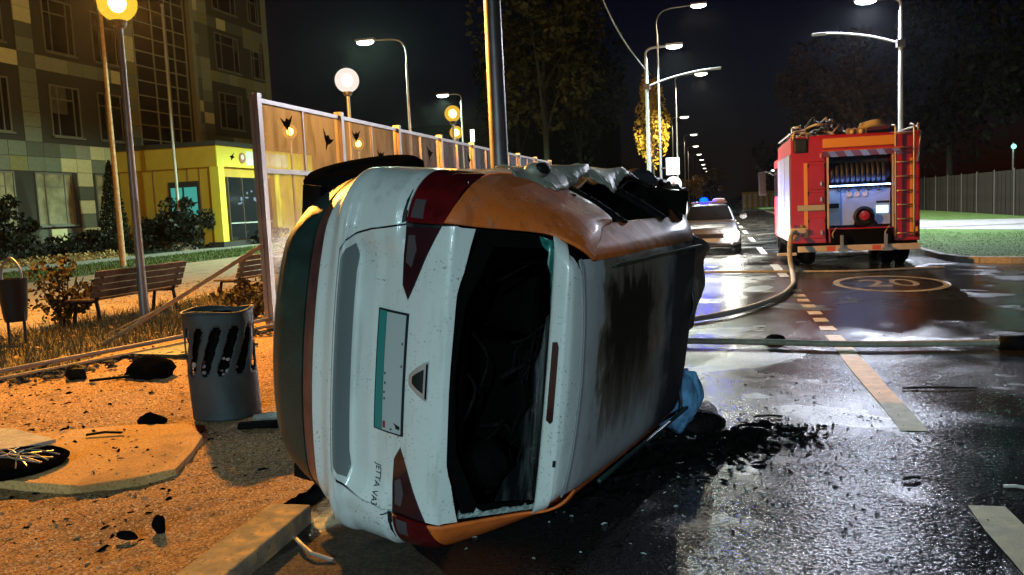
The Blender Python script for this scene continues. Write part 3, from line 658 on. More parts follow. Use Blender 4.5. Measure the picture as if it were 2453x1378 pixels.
# ================================================================== lamps and poles
def globe_lamp(loc, h, r, m, label, group, light=None):
    t = thing('globe_lamp', label, 'park lamp', loc, group); x, y, z = loc
    q = MB(); q.tube([(x, y, z), (x, y, z + .9), (x, y, z + h - r - .1)], [.085, .07, .05], 10); q.obj('pole', 'steel_pole', t, True, 50)
    q = MB(); q.lathe([(.05, 0), (.11, .03), (.13, .1), (.13, .12), (.001, .12)], (x, y, z + h - r - .1), 14); q.obj('collar', 'dark_pole', t, True, 40)
    q = MB(); q.ellipsoid((x, y, z + h), (r, r, r), 24, 14); gl = q.obj('globe', 'globe_' + m, t, True)
    if True:
        q = MB(); q.ellipsoid((x, y, z + h), (r * .45, r * .45, r * .5), 16, 10); q.obj('bulb', m, gl, True)
    return t
globe_lamp((-9.45, 12.2, 0), 5.28, .31, 'amber_glow', 'big glowing amber globe lamp on a grey pole in front of the building', None)
gg = 'amber globe lamps on the plaza'
globe_lamp((-9.7, 21.6, 0), 5.3, .33, 'pink_globe', 'pale pink-white globe lamp rising above the barrier', gg)
globe_lamp((-9.66, 31, 0), 5.3, .31, 'amber_far', 'upper of the two amber globes above the barrier', gg)
globe_lamp((-11.9, 38.6, 0), 5.3, .31, 'amber_far', 'lower of the two amber globes above the barrier', gg)
globe_lamp((-12.2, 47, 0), 5.3, .31, 'amber_far', 'amber globe half hidden by the thick grey pole', gg)
globe_lamp((-17.6, 33, 0), 5.3, .31, 'amber_far', 'amber globe seen through the first glazed barrier pane', gg)
globe_lamp((-18.0, 41, 0), 5.3, .31, 'amber_far', 'amber globe seen through the second glazed barrier pane', gg)
def lens(mb, c, d, ln=.42, w=.16, hgt=.12):
    M = Matrix.Translation(c) @ Matrix.Rotation(math.atan2(d[1], d[0]), 4, 'Z')
    q = MB(); q.ellipsoid((0, 0, 0), (ln, w, hgt), 14, 8); mb.add([M @ Vector(v) for v in q.v], q.f)
def street_lamp(loc, h, arm, label, group, m='cool_lens', light=None, pr=.09, rise=.5, side=None, pm='lamp_pole', size=1.0, name='street_lamp'):
    # arm: (dx, dy) from pole top to lamp head
    t = thing(name, label, 'street lamp', loc, group); x, y, z = loc; a = Vector((arm[0], arm[1], 0)); d = a.normalized()
    q = MB(); q.tube([(x, y, z), (x, y, z + h * .3), (x, y, z + h - rise)], [pr, pr * .85, pr * .62], 10); q.obj('pole', pm, t, True, 50)
    q = MB(); b = Vector((x, y, z + h - rise)); q.tube(arc([b - Vector((0, 0, .1)), b + Vector((0, 0, rise * .55)), b + a * .22 + Vector((0, 0, rise * .92)), b + a * .8 + Vector((0, 0, rise)), b + a + Vector((0, 0, rise))], 5), pr * .42, 8); q.obj('arm', pm, t, True)
    c = b + a + d * .3 * size + Vector((0, 0, rise))
    q = MB(); M = Matrix.Translation(c) @ Matrix.Rotation(math.atan2(d.y, d.x), 4, 'Z'); q.box(-.42 * size, .42 * size, -.17 * size, .17 * size, .0, .10 * size, M); q.obj('lamp_housing', pm, t, bevel=.03)
    q = MB(); lens(q, c - Vector((0, 0, .04)), d, .40 * size, .16 * size, .13 * size); q.obj('lens', m, t, True)
    if light: lamp_light('lamp', c - Vector((0, 0, .32)), light[0], light[1], .14, t, light[2] if len(light) > 2 else 140)
    if side:   # lower side arm with a flat head
        zz, ax, ay, lit = side; b2 = Vector((x, y, z + zz)); e = b2 + Vector((ax, ay, .62))
        q = MB(); q.tube(arc([b2, b2.lerp(e, .4) + Vector((0, 0, .12)), b2.lerp(e, .8) + Vector((0, 0, .08)), e], 5), .045, 8); q.obj('side_arm', pm, t, True)
        dd = Vector((ax, ay, 0)).normalized(); M = Matrix.Translation(e + dd * .2) @ Matrix.Rotation(math.atan2(dd.y, dd.x), 4, 'Z')
        q = MB(); q.box(-.28, .28, -.12, .12, -.05, .04, M); q.obj('flat_head', 'lamp_pole', t, bevel=.02)
        q = MB(); q.box(x - pr * 1.2, x + pr * 1.2, y - pr * 1.2, y + pr * 1.2, z + zz - .14, z + zz + .14); q.obj('clamp', 'dark_pole', t)
    return t
COOL = (.80, 1.0, .96); WARM = (1.0, .90, .66)
gl_ = 'street lamps along the kerb'
# two unseen kerbside lamps added behind the camera to light the car tail
street_lamp((-3.4, -22, 0), 9.2, (1.4, 0), 'unseen kerbside street lamp behind the viewer', gl_, light=((.48, 1.0, .86), 7000, 168))
street_lamp((-3.4, -54, 0), 9.2, (1.4, 0), 'second unseen kerbside street lamp, added behind the viewer', gl_, light=((.66, .92, 1.0), 62000, 174))
street_lamp((7.1, -26, 0), 9.2, (-1.2, 0), 'unseen street lamp added on the right hand kerb behind the viewer', gl_, light=((.62, .80, 1.0), 19000, 172))  # unseen lamp added to brighten the car roof
street_lamp((-3.2, 43.2, 0), 9.25, (1.1, 0), 'pale blue lit street lamp post with a long lower side arm over the road', gl_, light=(COOL, 9000, 168), pr=.13, side=(7.35, 3.15, 0, True))
street_lamp((-2.75, 45.5, 0), 11.6, (1.85, 0), 'thin tall street lamp with a warm head at the top edge', gl_, 'warm_lens', light=(WARM, 3500, 168), pr=.075, rise=1.3, pm='steel_pole')
street_lamp((-2.35, 57, 0), 9.75, (1.35, 0), 'street lamp with a warm head shining just below the side arm tip', gl_, 'warm_lens', light=(WARM, 15000, 150), pr=.06, pm='steel_pole')
for i, (yy, xx) in enumerate([(77.7, -2.5), (99.6, -2.2), (121.9, -2.45), (145, -2.4), (166, -2.3), (190, -2.3), (214, -2.3), (240, -2.3)]):
    street_lamp((xx - 1.1, yy, 0), 9.0, (.8, 0), ['nearest', 'second', 'third', 'fourth', 'fifth', 'sixth', 'seventh', 'last'][i] + ' of the row of small distant street lamps receding beyond the yellow tree', gl_, 'far_lens', light=(WARM, 1500) if i < 3 else None, pr=.07, pm='steel_pole')
# right-hand lamp by the fire engine
street_lamp((7.1, 35.7, 0), 9.0, (-.95, 0), 'bright cool street lamp on a post behind the fire engine with a lower bent arm', None, light=((.78, .84, 1.0), 17000, 172), pr=.12, side=(7.25, -2.75, 0, False))
# lamps behind the barrier
street_lamp((-12.6, 34.2, 0), 9.0, (-1.5, 0), 'street lamp on a curved thin post above the barrier, head pointing left', None, light=((.62, 1, .72), 8500, 178), pr=.075, rise=1.1, pm='steel_pole')
street_lamp((-15.6, 52, 0), 9.0, (-.9, 0), 'small cool street lamp glowing above the two amber globes', None, light=((.66, 1, .70), 24000, 168), pr=.075, pm='steel_pole')
street_lamp((8.2, 105, 0), 4.6, (-.9, 0), 'low cool lamp shining far off to the left of the fire engine', None, light=(COOL, 1500), pr=.08, rise=.3)
# plain poles
t = thing('tall_post', 'thick tapering grey pole standing at the kerb right behind the car', 'pole', (-2.6, 10.2, 0))
q = MB(); q.tube([(-2.6, 10.2, 0), (-2.6, 10.2, 5), (-2.6, 10.2, 9)], [.125, .10, .085], 20); q.obj('shaft', 'steel_pole', t, True, 50)
q = MB(); q.lathe([(.2, 0), (.2, .05), (.14, .08), (.14, .3), (.12, .32)], (-2.6, 10.2, 0), 16); q.obj('base_collar', 'steel_pole', t)
def flagpole(loc, h, r, label, base):
    t = thing('flagpole', label, 'flagpole', loc, 'bare poles on the lawn'); x, y, z = loc
    q = MB(); q.tube([(x, y, z), (x, y, z + h)], [r, r * .55], 8); q.obj('pole', 'wood_pale' if not base else 'lamp_pole', t, True, 50)
    q = MB(); q.ellipsoid((x, y, z + h), (r, r, r), 8, 6); q.obj('finial', 'lamp_pole', t)
    if base:
        q = MB(); q.lathe([(.95, 0), (.9, .12), (.45, .38), (.14, .50), (.001, .5)], loc, 16); q.obj('base', 'concrete', t)
flagpole((-22.7, 28.3, 0), 9.9, .12, 'bare brownish pole just left of the amber lamp post', False)
flagpole((-30.4, 43.0, 0), 14.0, .10, 'thin pale flagpole on a low conical concrete base by the bush', True)
cb = MB(); cb.tube(arc([(-5.6, 34, 14), (-4.4, 39, 10.0), (-3.25, 43.2, 8.2)], 8), .032, 5)
tag(cb.obj('cable', 'steel_pole', None, True), 'thin overhead cable drooping down to the side-arm lamp post', 'cable')
# road signs on the thin lamp post
t = thing('square_sign', 'blank-faced white square road sign above the round one on a thin post', 'road sign', (-2.1, 45.3, 3.0)); q = MB(); q.box(-2.47, -1.77, 45.28, 45.31, 2.95, 3.85); q.obj('face', 'sign_white', t, bevel=.01); q = MB(); q.box(-2.75, -2.1, 45.32, 45.36, 3.3, 3.36); q.obj('bracket', 'dark_pole', t)
t = thing('round_sign', 'pale round road sign below the square sign on a thin post', 'road sign', (-2.1, 45.3, 2.3)); q = MB(); q.lathe([(.001, 0), (.42, 0), (.42, .03), (.001, .03)], (-2.1, 45.3, 2.45), 24, Matrix.Rotation(pi / 2, 4, 'X')); q.obj('face', 'sign_white', t)
q = MB(); q.box(-2.17, -2.03, 45.262, 45.268, 2.3, 2.6); q.obj('symbol', 'sign_brown', t); q = MB(); q.box(-2.75, -2.1, 45.32, 45.36, 2.42, 2.48); q.obj('bracket', 'dark_pole', t)
for i, (xx, lab) in enumerate(((-2.28, 'left'), (-2.0, 'middle'), (-1.75, 'right'))):
    tag(MB().box(xx, xx + .13, 52, 52.05, 0, 2.15).obj('marker_post', 'sign_white'), lab + 'most of three white marker strips under the round sign' if lab != 'middle' else 'middle one of three white marker strips under the round sign', 'marker post', 'white marker strips')

# ================================================================== glazed barrier
NB = thing('glazed_barrier', 'long transparent barrier with bird silhouettes lit amber from behind', 'barrier', (-6.3, 20, 0))
ys = [10.87 + 2.73 * i for i in range(9)]
for i, y in enumerate(ys):
    q = MB(); wd = .055
    q.box(-6.37, -6.31, y - wd, y + wd, 0, 3.42).box(-6.295, -6.235, y - wd, y + wd, 0, 3.42).box(-6.31, -6.295, y - wd * .5, y + wd * .5, 0, 3.4); q.obj('post', 'aluminium', NB)
for a, b in zip(ys[:-1], ys[1:]):
    for z0, z1 in ((3.30, 3.36), (2.30, 2.37), (.12, .22)):
        q = MB(); q.box(-6.33, -6.27, a + .056, b - .056, z0, z1); q.obj('rail', 'aluminium', NB)
    mid = (a + b) / 2
    for z0, z1 in ((2.37, 3.30), (.22, 2.30)):
        for p0, p1 in ((a + .056, mid - .02), (mid + .02, b - .056)):
            q = MB(); q.box(-6.306, -6.294, p0 + .004, p1 - .004, z0 + .002, z1 - .002); q.obj('glass_pane', 'glazing', NB)
    q = MB(); q.box(-6.32, -6.28, mid - .018, mid + .018, .22, 3.30); q.obj('mullion', 'aluminium', NB)
birdo = [(-.02, -.22), (.03, -.06), (.16, .02), (.30, .16), (.12, .10), (.02, .16), (-.06, .10), (-.22, .22), (-.13, .03), (-.05, -.05)]
for y, z, s, rz in ((11.72, 3.03, .75, .3), (13.05, 2.88, .8, -.3), (14.25, 3.02, .7, .2), (15.35, 2.72, .7, .1), (18.25, 2.92, .8, -.2), (20.0, 2.6, .6, .4), (21.4, 2.95, .7, -.5), (23.6, 2.7, .7, .2), (25.2, 2.95, .7, .6), (27.9, 2.8, .7, -.2)):
    M = Matrix.Translation((-6.288, y, z)) @ Matrix(((0, 0, 1, 0), (1, 0, 0, 0), (0, 1, 0, 0), (0, 0, 0, 1))) @ Matrix.Rotation(rz, 4, 'Z') @ Matrix.Scale(s, 4)
    q = MB(); q.prism(birdo, 0, .004, M); q.obj('bird_sticker', 'bird', NB)

# ================================================================== street furniture on the left
def bench(loc, label, ln=2.5):
    t = thing('park_bench', label, 'bench', loc, 'benches on the plaza'); x, y, z = loc
    for i in range(4):
        q = MB(); q.box(x - .42 + i * .115, x - .42 + i * .115 + .10, y, y + ln, z + .44, z + .475); q.obj('seat_slat', 'wood', t, bevel=.006)
    for i in range(4):
        b = Vector((x + .06 + i * .042, 0, z + .50 + i * .112)); M = Matrix.Translation((b.x, y, b.z)) @ Matrix.Rotation(radians(18), 4, 'Y')
        q = MB(); q.box(0, .03, 0, ln, 0, .105, M); q.obj('back_slat', 'wood', t, bevel=.006)
    for yy in (y + .18, y + ln - .18):
        q = MB(); q.tube([(x - .44, yy, z), (x - .36, yy, z + .42), (x + .02, yy, z + .43), (x + .0, yy, z + .43)], .032, 6); q.obj('leg', 'black', t)
        q = MB(); q.tube([(x + .10, yy, z), (x + .03, yy, z + .43), (x + .22, yy, z + .93)], .032, 6); q.obj('leg', 'black', t)
    return t
bench((-9.85, 11.35, 0), 'slatted wooden park bench with its back to the road behind the amber lamp post', 2.35)
bench((-9.35, 14.75, 0), 'slatted bench partly hidden by the first barrier post', 2.4)
t = thing('hanging_litter_bin', 'black litter bin with a hoop handle on two thin legs', 'litter bin', (-9.67, 9.75, 0)); x, y = -9.67, 9.75
q = MB(); q.lathe([(.001, .36), (.14, .36), (.15, .42), (.20, .95), (.205, .97), (.185, .97), (.175, .9)], (x, y, 0), 18); q.obj('bucket', 'black', t, True, 40)
q = MB(); q.tube(arc([(x - .17, y, .92), (x - .15, y, 1.12), (x, y, 1.26), (x + .15, y, 1.12), (x + .17, y, .92)], 6), .018, 6); q.obj('handle', 'steel_pole', t, True)
for s in (-.14, .14):
    q = MB(); q.tube([(x + s, y, 0), (x + s, y, .55)], .02, 6); q.obj('leg', 'black', t)
# slotted metal bin near the car
t = thing('slotted_bin', 'dented grey metal street bin with slanting slots, burnt out beside the car', 'litter bin', (-3.96, 6.0, .06), None)
def binpt(a, z, r0=.265):
    r = r0 + .012 * z + .006 * sin(5 * a + 4 * z) + .012 * max(0, z - .7) * sin(2 * a + 1)
    return Vector((-3.94 + r * cos(a) - .025 * z, 6.0 + r * sin(a), .06 + z + (.012 * sin(a * 3) if z > .85 else 0)))
q = MB(); na, nz_ = 72, 26
def slot(a, z):
    # slanted slots in a band
    zz = (z - .36) / .40
    if not 0 < zz < 1: return False
    u = ((a - .62 * (zz - .5) * .9) / (2 * pi) * 12) % 1.0
    e = min(zz, 1 - zz) * 9
    return abs(u - .5) < .29 * min(1, e ** .5)
na = 168; nz_ = 40
vs = [binpt(2 * pi * i / na, .86 * j / nz_) for i in range(na) for j in range(nz_ + 1)]
fs = [(i * (nz_ + 1) + j, ((i + 1) % na) * (nz_ + 1) + j, ((i + 1) % na) * (nz_ + 1) + j + 1, i * (nz_ + 1) + j + 1) for i in range(na) for j in range(nz_) if not slot(2 * pi * (i + .5) / na, .86 * (j + .5) / nz_)]
q.add(vs, fs); sh = q.obj('drum', 'bin_metal', t, True)
md = sh.modifiers.new('thick', 'SOLIDIFY'); md.thickness = .008; md.offset = -1
q = MB(); q.lathe([(.225, .02), (.225, .78)], (-3.95, 6.0, .06), 24); q.lathe([(.225, .78), (.16, .81), (.001, .78)], (-3.955, 6.0, .06), 20); q.obj('liner', 'soot', t)
q = MB(); q.tube([binpt(a, .865) for a in np.linspace(0, 2 * pi, 40)], .011, 6); q.obj('rim', 'bin_metal', t, True)
q = MB()
for i in range(26):
    a = R.uniform(-2.6, -.4); z = R.uniform(.34, .52); c = Vector((-3.95 + .228 * cos(a), 6 + .228 * sin(a), .06 + z)); s = R.uniform(.012, .03)
    q.ellipsoid(c, (s, s, s * .7), 6, 4)
stuff(q.obj('litter', 'trash', t))
rn = np.random.RandomState(61); q = MB()
for i in range(16):
    a = rn.uniform(0, 6.28); r = rn.uniform(0, .18); q.ellipsoid((-3.97 + r * cos(a), 6 + r * sin(a), .86 + rn.uniform(-.03, .035)), (.07, .06, .04), 7, 5)
q.obj('burnt_rubbish', 'soot', t)
# fallen rails of the broken barrier section
def rail(pts, w, h, m, name, label, cat='rail', group=None):
    q = MB(); q.tube(pts, w, 6, True, h); return tag(q.obj(name, m), label, cat, group)
rail([(-7.5, 6.9, .16), (-6.9, 8.9, .17), (-6.28, 10.85, .20)], .035, .8, 'aluminium', 'fallen_rail', 'long fallen double rail lying along the back edge of the littered pavement', group='fallen barrier rails')
rail([(-7.38, 6.95, .10), (-6.8, 8.9, .10), (-6.2, 10.8, .12)], .03, .8, 'wood_pale', 'fallen_rail', 'paler lower rail lying beside the long fallen rail', group='fallen barrier rails')
rail([(-8.15, 9.6, .03), (-7.2, 10.2, .66), (-6.30, 10.78, 1.27)], .036, .9, 'wood_pale', 'leaning_rail', 'bent pale rail leaning from the ground up to the end barrier post', group='fallen barrier rails')
rail([(-8.75, 10.4, .05), (-8.35, 10.9, .30), (-8.1, 11.25, .48)], .012, 1, 'aluminium', 'thin_stick', 'thin pale stick leaning behind the long leaning rail', 'stick')
tag(MB().prism([(-7.0, 8.6), (-6.2, 8.5), (-5.6, 9.3), (-6.2, 9.7), (-6.8, 9.4)], .07, .10).obj('broken_sheet', 'car_plastic'), 'dull green broken panel lying flat behind the slotted bin', 'panel')
# broken slabs and debris on the sand
def slab(poly, z0, z1, m, name, label, cat, tilt=None):
    q = MB(); q.prism(poly, z0, z1); o = q.obj(name, m, bevel=.008); return tag(o, label, cat)
slab([(-5.2, 4.25), (-4.55, 4.18), (-4.15, 4.12), (-3.72, 4.09), (-3.5, 4.25), (-3.33, 4.46), (-3.45, 4.8), (-3.62, 5.18), (-3.95, 5.50), (-4.4, 5.45), (-5.0, 5.2), (-5.3, 4.8)], .05, .112, 'sand_light', 'sand_slab', 'big flat sheet with a broken curved edge covered in orange sand', 'slab')
slab([(-6.2, 4.1), (-5.0, 4.05), (-4.60, 4.88), (-5.2, 5.12), (-6.3, 5.2)], .125, .155, 'concrete', 'grey_slab', 'bare grey slab with a pointed corner at the left edge', 'slab')
t = thing('wire_coil', 'tangle of pale wires in a dark round hub on the sand', 'wire', (-4.45, 4.34, .12))
q = MB(); q.lathe([(.001, .0), (.33, .0), (.36, .03), (.33, .05), (.3, .02), (.001, .015)], (-4.5, 4.36, .116), 22); q.obj('hub', 'soot', t)
for i in range(9):
    a = R.uniform(0, 6.28); q = MB(); q.tube(arc([(-4.5 + .3 * cos(a), 4.36 + .25 * sin(a), 0.17), (-4.5 + R.uniform(-.1, .1), 4.36 + R.uniform(-.1, .1), 0.21), (-4.5 + .33 * cos(a + 2.2), 4.36 + .28 * sin(a + 2.2), 0.18)], 5), .005, 5); q.obj('wire', 'aluminium', t)
def rock(c, r, m, name, label, cat='debris', seed=0, group=None):
    rn = np.random.RandomState(seed); k = rn.normal(size=(5, 3)); ph = rn.uniform(0, 6, 5)
    q = MB(); q.ellipsoid(c, r, 14, 9, lambda d: 1 + .14 * sum(math.sin(3 * (d.x * a[0] + d.y * a[1] + d.z * a[2]) + p) for a, p in zip(k, ph)) / 2)
    return tag(q.obj(name, m, None, True, 50), label, cat, group)
rock((-5.75, 7.45, .12), (.26, .17, .16), 'soot', 'charred_lump', 'large black charred lump on the orange sand', seed=1)
rail([(-6.3, 7.2, .07), (-5.95, 7.3, .09), (-5.7, 7.4, .10)], .025, .6, 'charred', 'charred_strip', 'flat charred strip trailing left from the black lump', 'debris')
rock((-6.6, 7.35, .12), (.12, .08, .09), 'charred', 'crumpled_scrap', 'small crumpled dark scrap below the long fallen rail', seed=2)
rock((-4.32, 5.55, .11), (.11, .07, .06), 'soot', 'charred_lump', 'black lump at the upper tip of the sand covered sheet', seed=3)
rail([(-4.52, 5.08, .13), (-4.40, 5.13, .14), (-4.28, 5.16, .13)], .018, .5, 'charred', 'twig', 'short black twig on the sand covered sheet', 'debris')
rock((-2.83, 3.62, .10), (.035, .03, .055), 'soot', 'charred_lump', 'small upright black scrap beside the sandy kerb stone', seed=4)
rock((-2.95, 3.52, .075), (.06, .025, .025), 'soot', 'charred_lump', 'flat black scrap beside the sandy kerb stone', seed=5)
rock((.62, 9.62, .04), (.11, .07, .06), 'soot', 'charred_lump', 'black lump on the road just behind the crossing hose', seed=6)
rail([(-3.55, 5.75, .09), (-3.2, 5.9, .12), (-2.6, 6.05, .14)], .05, .7, 'concrete', 'kerb_fragment', 'broken pale kerb fragment between bin and car', 'debris')
rail([(-3.6, 5.62, .06), (-3.1, 5.75, .07), (-2.5, 5.85, .07)], .06, .6, 'charred', 'burnt_trim', 'long burnt trim strip lying below the kerb fragment', 'debris')
q = MB(); k = 44; vs = [(-1.70, 3.0, .02)] + [(-1.70 + (.52 + .07 * sin(5 * a) + .05 * sin(11 * a + 1)) * cos(a), 3.0 + (.95 + .12 * sin(3 * a + 2) + .06 * sin(9 * a)) * sin(a), .003) for a in [2 * pi * i / k for i in range(k)]]
q.add(vs, [(0, 1 + i, 1 + (i + 1) % k) for i in range(k)]); stuff(q.obj('sand_and_shade', 'shaded_sand'))  # spilled sand, widened and darkened to stand for shade beside the car
rail([(-2.12, 3.72, .03), (-2.02, 3.60, .05), (-1.92, 3.52, .04), (-1.80, 3.50, .02)], .012, .7, 'chrome', 'bent_trim', 'short bent bright trim strip on the ground under the tail of the car', 'debris')
# scattered chips: too many to count
def chips(name, m, n, fn, smin, smax, seed):
    rn = np.random.RandomState(seed); q = MB()
    for i in range(n):
        x, y, z = fn(rn); s = rn.uniform(smin, smax); a = rn.uniform(0, 6.28)
        M = Matrix.Translation((x, y, z)) @ Matrix.Rotation(a, 4, 'Z') @ Matrix.Rotation(rn.uniform(-.5, .5), 4, 'X')
        l = s * rn.uniform(.8, 2.4); w = s * rn.uniform(.4, .9); h = s * rn.uniform(.2, .5)
        q.add([M @ Vector(p) for p in ((-l, -w, 0), (l, -w * .6, 0), (l * .7, w, 0), (-l * .8, w * .7, 0), (-l * .4, 0, h * 2), (l * .4, 0, h * 1.6))], [(0, 1, 5, 4), (1, 2, 5), (2, 3, 4, 5), (3, 0, 4)])
    return stuff(q.obj(name, m))
def onsand(rn):
    x = rn.uniform(-7.2, -2.85); y = rn.uniform(2.4, 9.5); return x, y, sandz(x, y) + (.0 if not (-5.2 < x < -3.45 and 4.2 < y < 5.3) else .055)
chips('charred_chips', 'soot', 420, onsand, .006, .022, 71)
chips('ash_crumbs', 'soot', 2600, onsand, .003, .010, 72)
chips('pale_crumbs', 'wood_pale', 900, onsand, .004, .014, 73)
def edge(rn):
    u = rn.uniform(0, 1); return -7.2 + 1.0 * u + rn.normal(0, .18), 7.0 + 3.6 * u + rn.normal(0, .15), .075
chips('edge_rubbish', 'bark', 420, edge, .01, .05, 74)
def onroad(rn):
    a = rn.normal(0, 1, 2); return .35 + .55 * a[0], 5.9 + 1.1 * a[1], .004
chips('road_chips', 'charred', 420, onroad, .003, .011, 75)
chips('wide_road_chips', 'charred', 200, lambda rn: (rn.uniform(-1, 3.6), rn.uniform(3.2, 12), .004), .003, .010, 76)
chips('glass_chips', 'glass_crumbs', 260, lambda rn: (rn.normal(-.2, .6), rn.normal(5.3, .9), .004), .003, .010, 77)
for i, (x, y, l, a, lab) in enumerate(((.35, 6.35, .10, .1, 'short dark bar on the glinting road beside the car nose'), (1.75, 7.35, .28, .05, 'dark splinter on the road right of the long dash'), (1.05, 5.0, .05, .4, 'small black chip on the road left of the near dash'), (1.55, 4.9, .06, -.2, 'pale splinter above the near painted dash'))):
    rail([(x - l * cos(a), y - l * sin(a), .015), (x, y, .022), (x + l * cos(a), y + l * sin(a), .015)], .014, .6, 'charred' if i < 3 else 'fire_cream', 'splinter', lab, 'debris')

def base_(rn):
    u = rn.uniform(0, 1); return -.85 + 1.45 * u + rn.normal(0, .12), 4.6 + 1.5 * u + rn.normal(0, .18), .006
chips('burnt_scraps', 'charred', 340, base_, .007, .030, 78)
chips('soot_heap', 'soot', 420, lambda rn: (lambda u: (-.95 + 1.25 * u + rn.normal(0, .10), 4.5 + 1.45 * u + rn.normal(0, .14), .006 + abs(rn.normal(0, .02))))(rn.uniform(0, 1)), .010, .045, 80)
chips('metal_scraps', 'aluminium', 24, base_, .008, .03, 79)
# ================================================================== right side: fence, building, far things
FN = thing('metal_fence', 'dark corrugated metal fence with pale posts along the right side', 'fence', (14.3, 60, 0))
fs_ = MB(); fs_.box(-.012, .012, -.165, .165, .12, 2.33); fpm = fs_.mesh('panel', 'fence_metal')
k = 0; y = 40.0
while y < 96:
    o = bpy.data.objects.new('panel', fpm); COL.objects.link(o); o.parent = FN; o.location = (R.uniform(-.012, .012) + (.02 if k % 2 else 0), y - 60, 0)
    if k % 9 == 0:
        q = MB(); q.box(14.24, 14.28, y - .2, y - .14, 0, 2.42); q.obj('post', 'fence_post', FN)
    y += .335; k += 1
for z in (.5, 2.0):
    q = MB(); q.box(14.33, 14.37, 39.8, 96, z, z + .06); q.obj('rail', 'fence_metal', FN)
D = thing('yellow_house', 'partly visible yellow lit house behind the fence at the right edge', 'building', (22, 52, 0))
q = MB(); q.box(21.5, 30, 50, 60, 0, 7.5); q.obj('wall', 'yellow_wall', D)
for z in (2.4, 4.9):
    f = MB(); f.box(22.0, 23.3, 49.9, 49.96, z, z + 1.5); w_ = f.obj('window', 'window_frame', D); f = MB(); f.box(22.08, 23.22, 49.86, 49.9, z + .08, z + 1.42); f.obj('pane', 'lit_window', w_)
q = MB(); q.box(21.2, 30.4, 49.5, 60.5, 7.5, 7.8); q.obj('roof', 'roof_dark', D)
t = thing('traffic_light', 'small green light glowing through the trees above the fence', 'light', (16.1, 52, 0)); q = MB(); q.tube([(16.1, 52, 0), (16.1, 52, 3.9)], .05, 6); q.obj('pole', 'dark_pole', t); q = MB(); q.ellipsoid((16.1, 51.9, 3.7), (.14, .14, .14), 10, 6); q.obj('lamp', 'green_light', t)
lamp_light('lamp', (16.1, 51.5, 3.7), (.4, 1, .8), 60, .1, t, 0)
W_ = thing('far_wall', 'low pale yellow wall lit at the far end of the road', 'wall', (6, 118, 0)); q = MB(); q.box(3.6, 8.6, 118, 118.4, 0, 2.2); q.obj('body', 'yellow_wall', W_)
for i in range(7):
    q = MB(); q.box(3.7 + i * .72, 3.7 + i * .72 + .34, 117.9, 117.99, .1, 1.9); q.obj('pier', 'fire_cream', W_)
Hs = thing('far_block', 'unlit dark block far beyond the plaza with one white lit window', 'building', (-20, 77, 0))
q = MB(); q.box(-30, -10, 80, 94, 0, 10); q.obj('wall', 'soot', Hs)
q = MB(); q.box(-23.2, -22.8, 79.9, 79.98, 8.2, 9.4); q.obj('window', 'white_light', Hs)

# ================================================================== overturned car
AL, TAU = radians(14), radians(7.5)
ca = Vector((sin(AL), cos(AL), 0)); n0 = Vector((cos(AL), -sin(AL), 0)); zz = Vector((0, 0, 1))
cwv = zz * cos(TAU) + n0 * sin(TAU); cn = n0 * cos(TAU) - zz * sin(TAU)
CAR = thing('overturned_car', 'burnt white and orange car lying on its right side, tail towards the viewer', 'car')
CAR.matrix_world = Matrix(((ca.x, cwv.x, cn.x, -2.368), (ca.y, cwv.y, cn.y, 3.720), (ca.z, cwv.z, cn.z, 1.036), (0, 0, 0, 1)))
PROF = np.array([(.45, .10), (.22, .085), (.14, .12), (.07, .22), (.05, .32), (.03, .44), (.012, .49), (.02, .545), (.0, .60), (.002, .652), (.105, .680), (.085, .79), (.060, .90), (.05, 1.0), (.045, 1.08), (.065, 1.19), (.10, 1.23), (.42, 1.535), (.375, 1.56), (.375, 1.635), (.41, 1.66), (.60, 1.69), (.9, 1.705), (1.5, 1.71), (2.1, 1.695), (2.45, 1.66)])
WS = np.array([(.0, .58), (.08, .66), (.18, .76), (.30, .84), (.44, .895), (.55, .92), (.7, .935), (.9, .935), (1.05, .925), (1.15, .90), (1.3, .82), (1.45, .745), (1.56, .69), (1.66, .62), (1.72, .60)])
IDX = np.arange(len(PROF))
BOW = [.10, .12, .14, .15, .15, .15, .14, .12, .085, .085, .085, .085, .08, .08, .08, .08, .07, .05, .05, .05, .04, .03, .03, .03, .03, .03]
RAD = [.16, .20, .26, .30, .33, .33, .32, .29, .22, .22, .22, .22, .22, .22, .22, .2, .18, .10, .10, .10, .10, .09, .09, .09, .09, .09]
def wside(h): return float(np.interp(h, WS[:, 0], WS[:, 1]))
def prof(p):
    o = np.zeros(2)
    for d in (-.18, -.09, 0, .09, .18):
        q = min(max(p + d, 0), len(PROF) - 1); o += .2 * np.array((np.interp(q, IDX, PROF[:, 0]), np.interp(q, IDX, PROF[:, 1])))
    return o
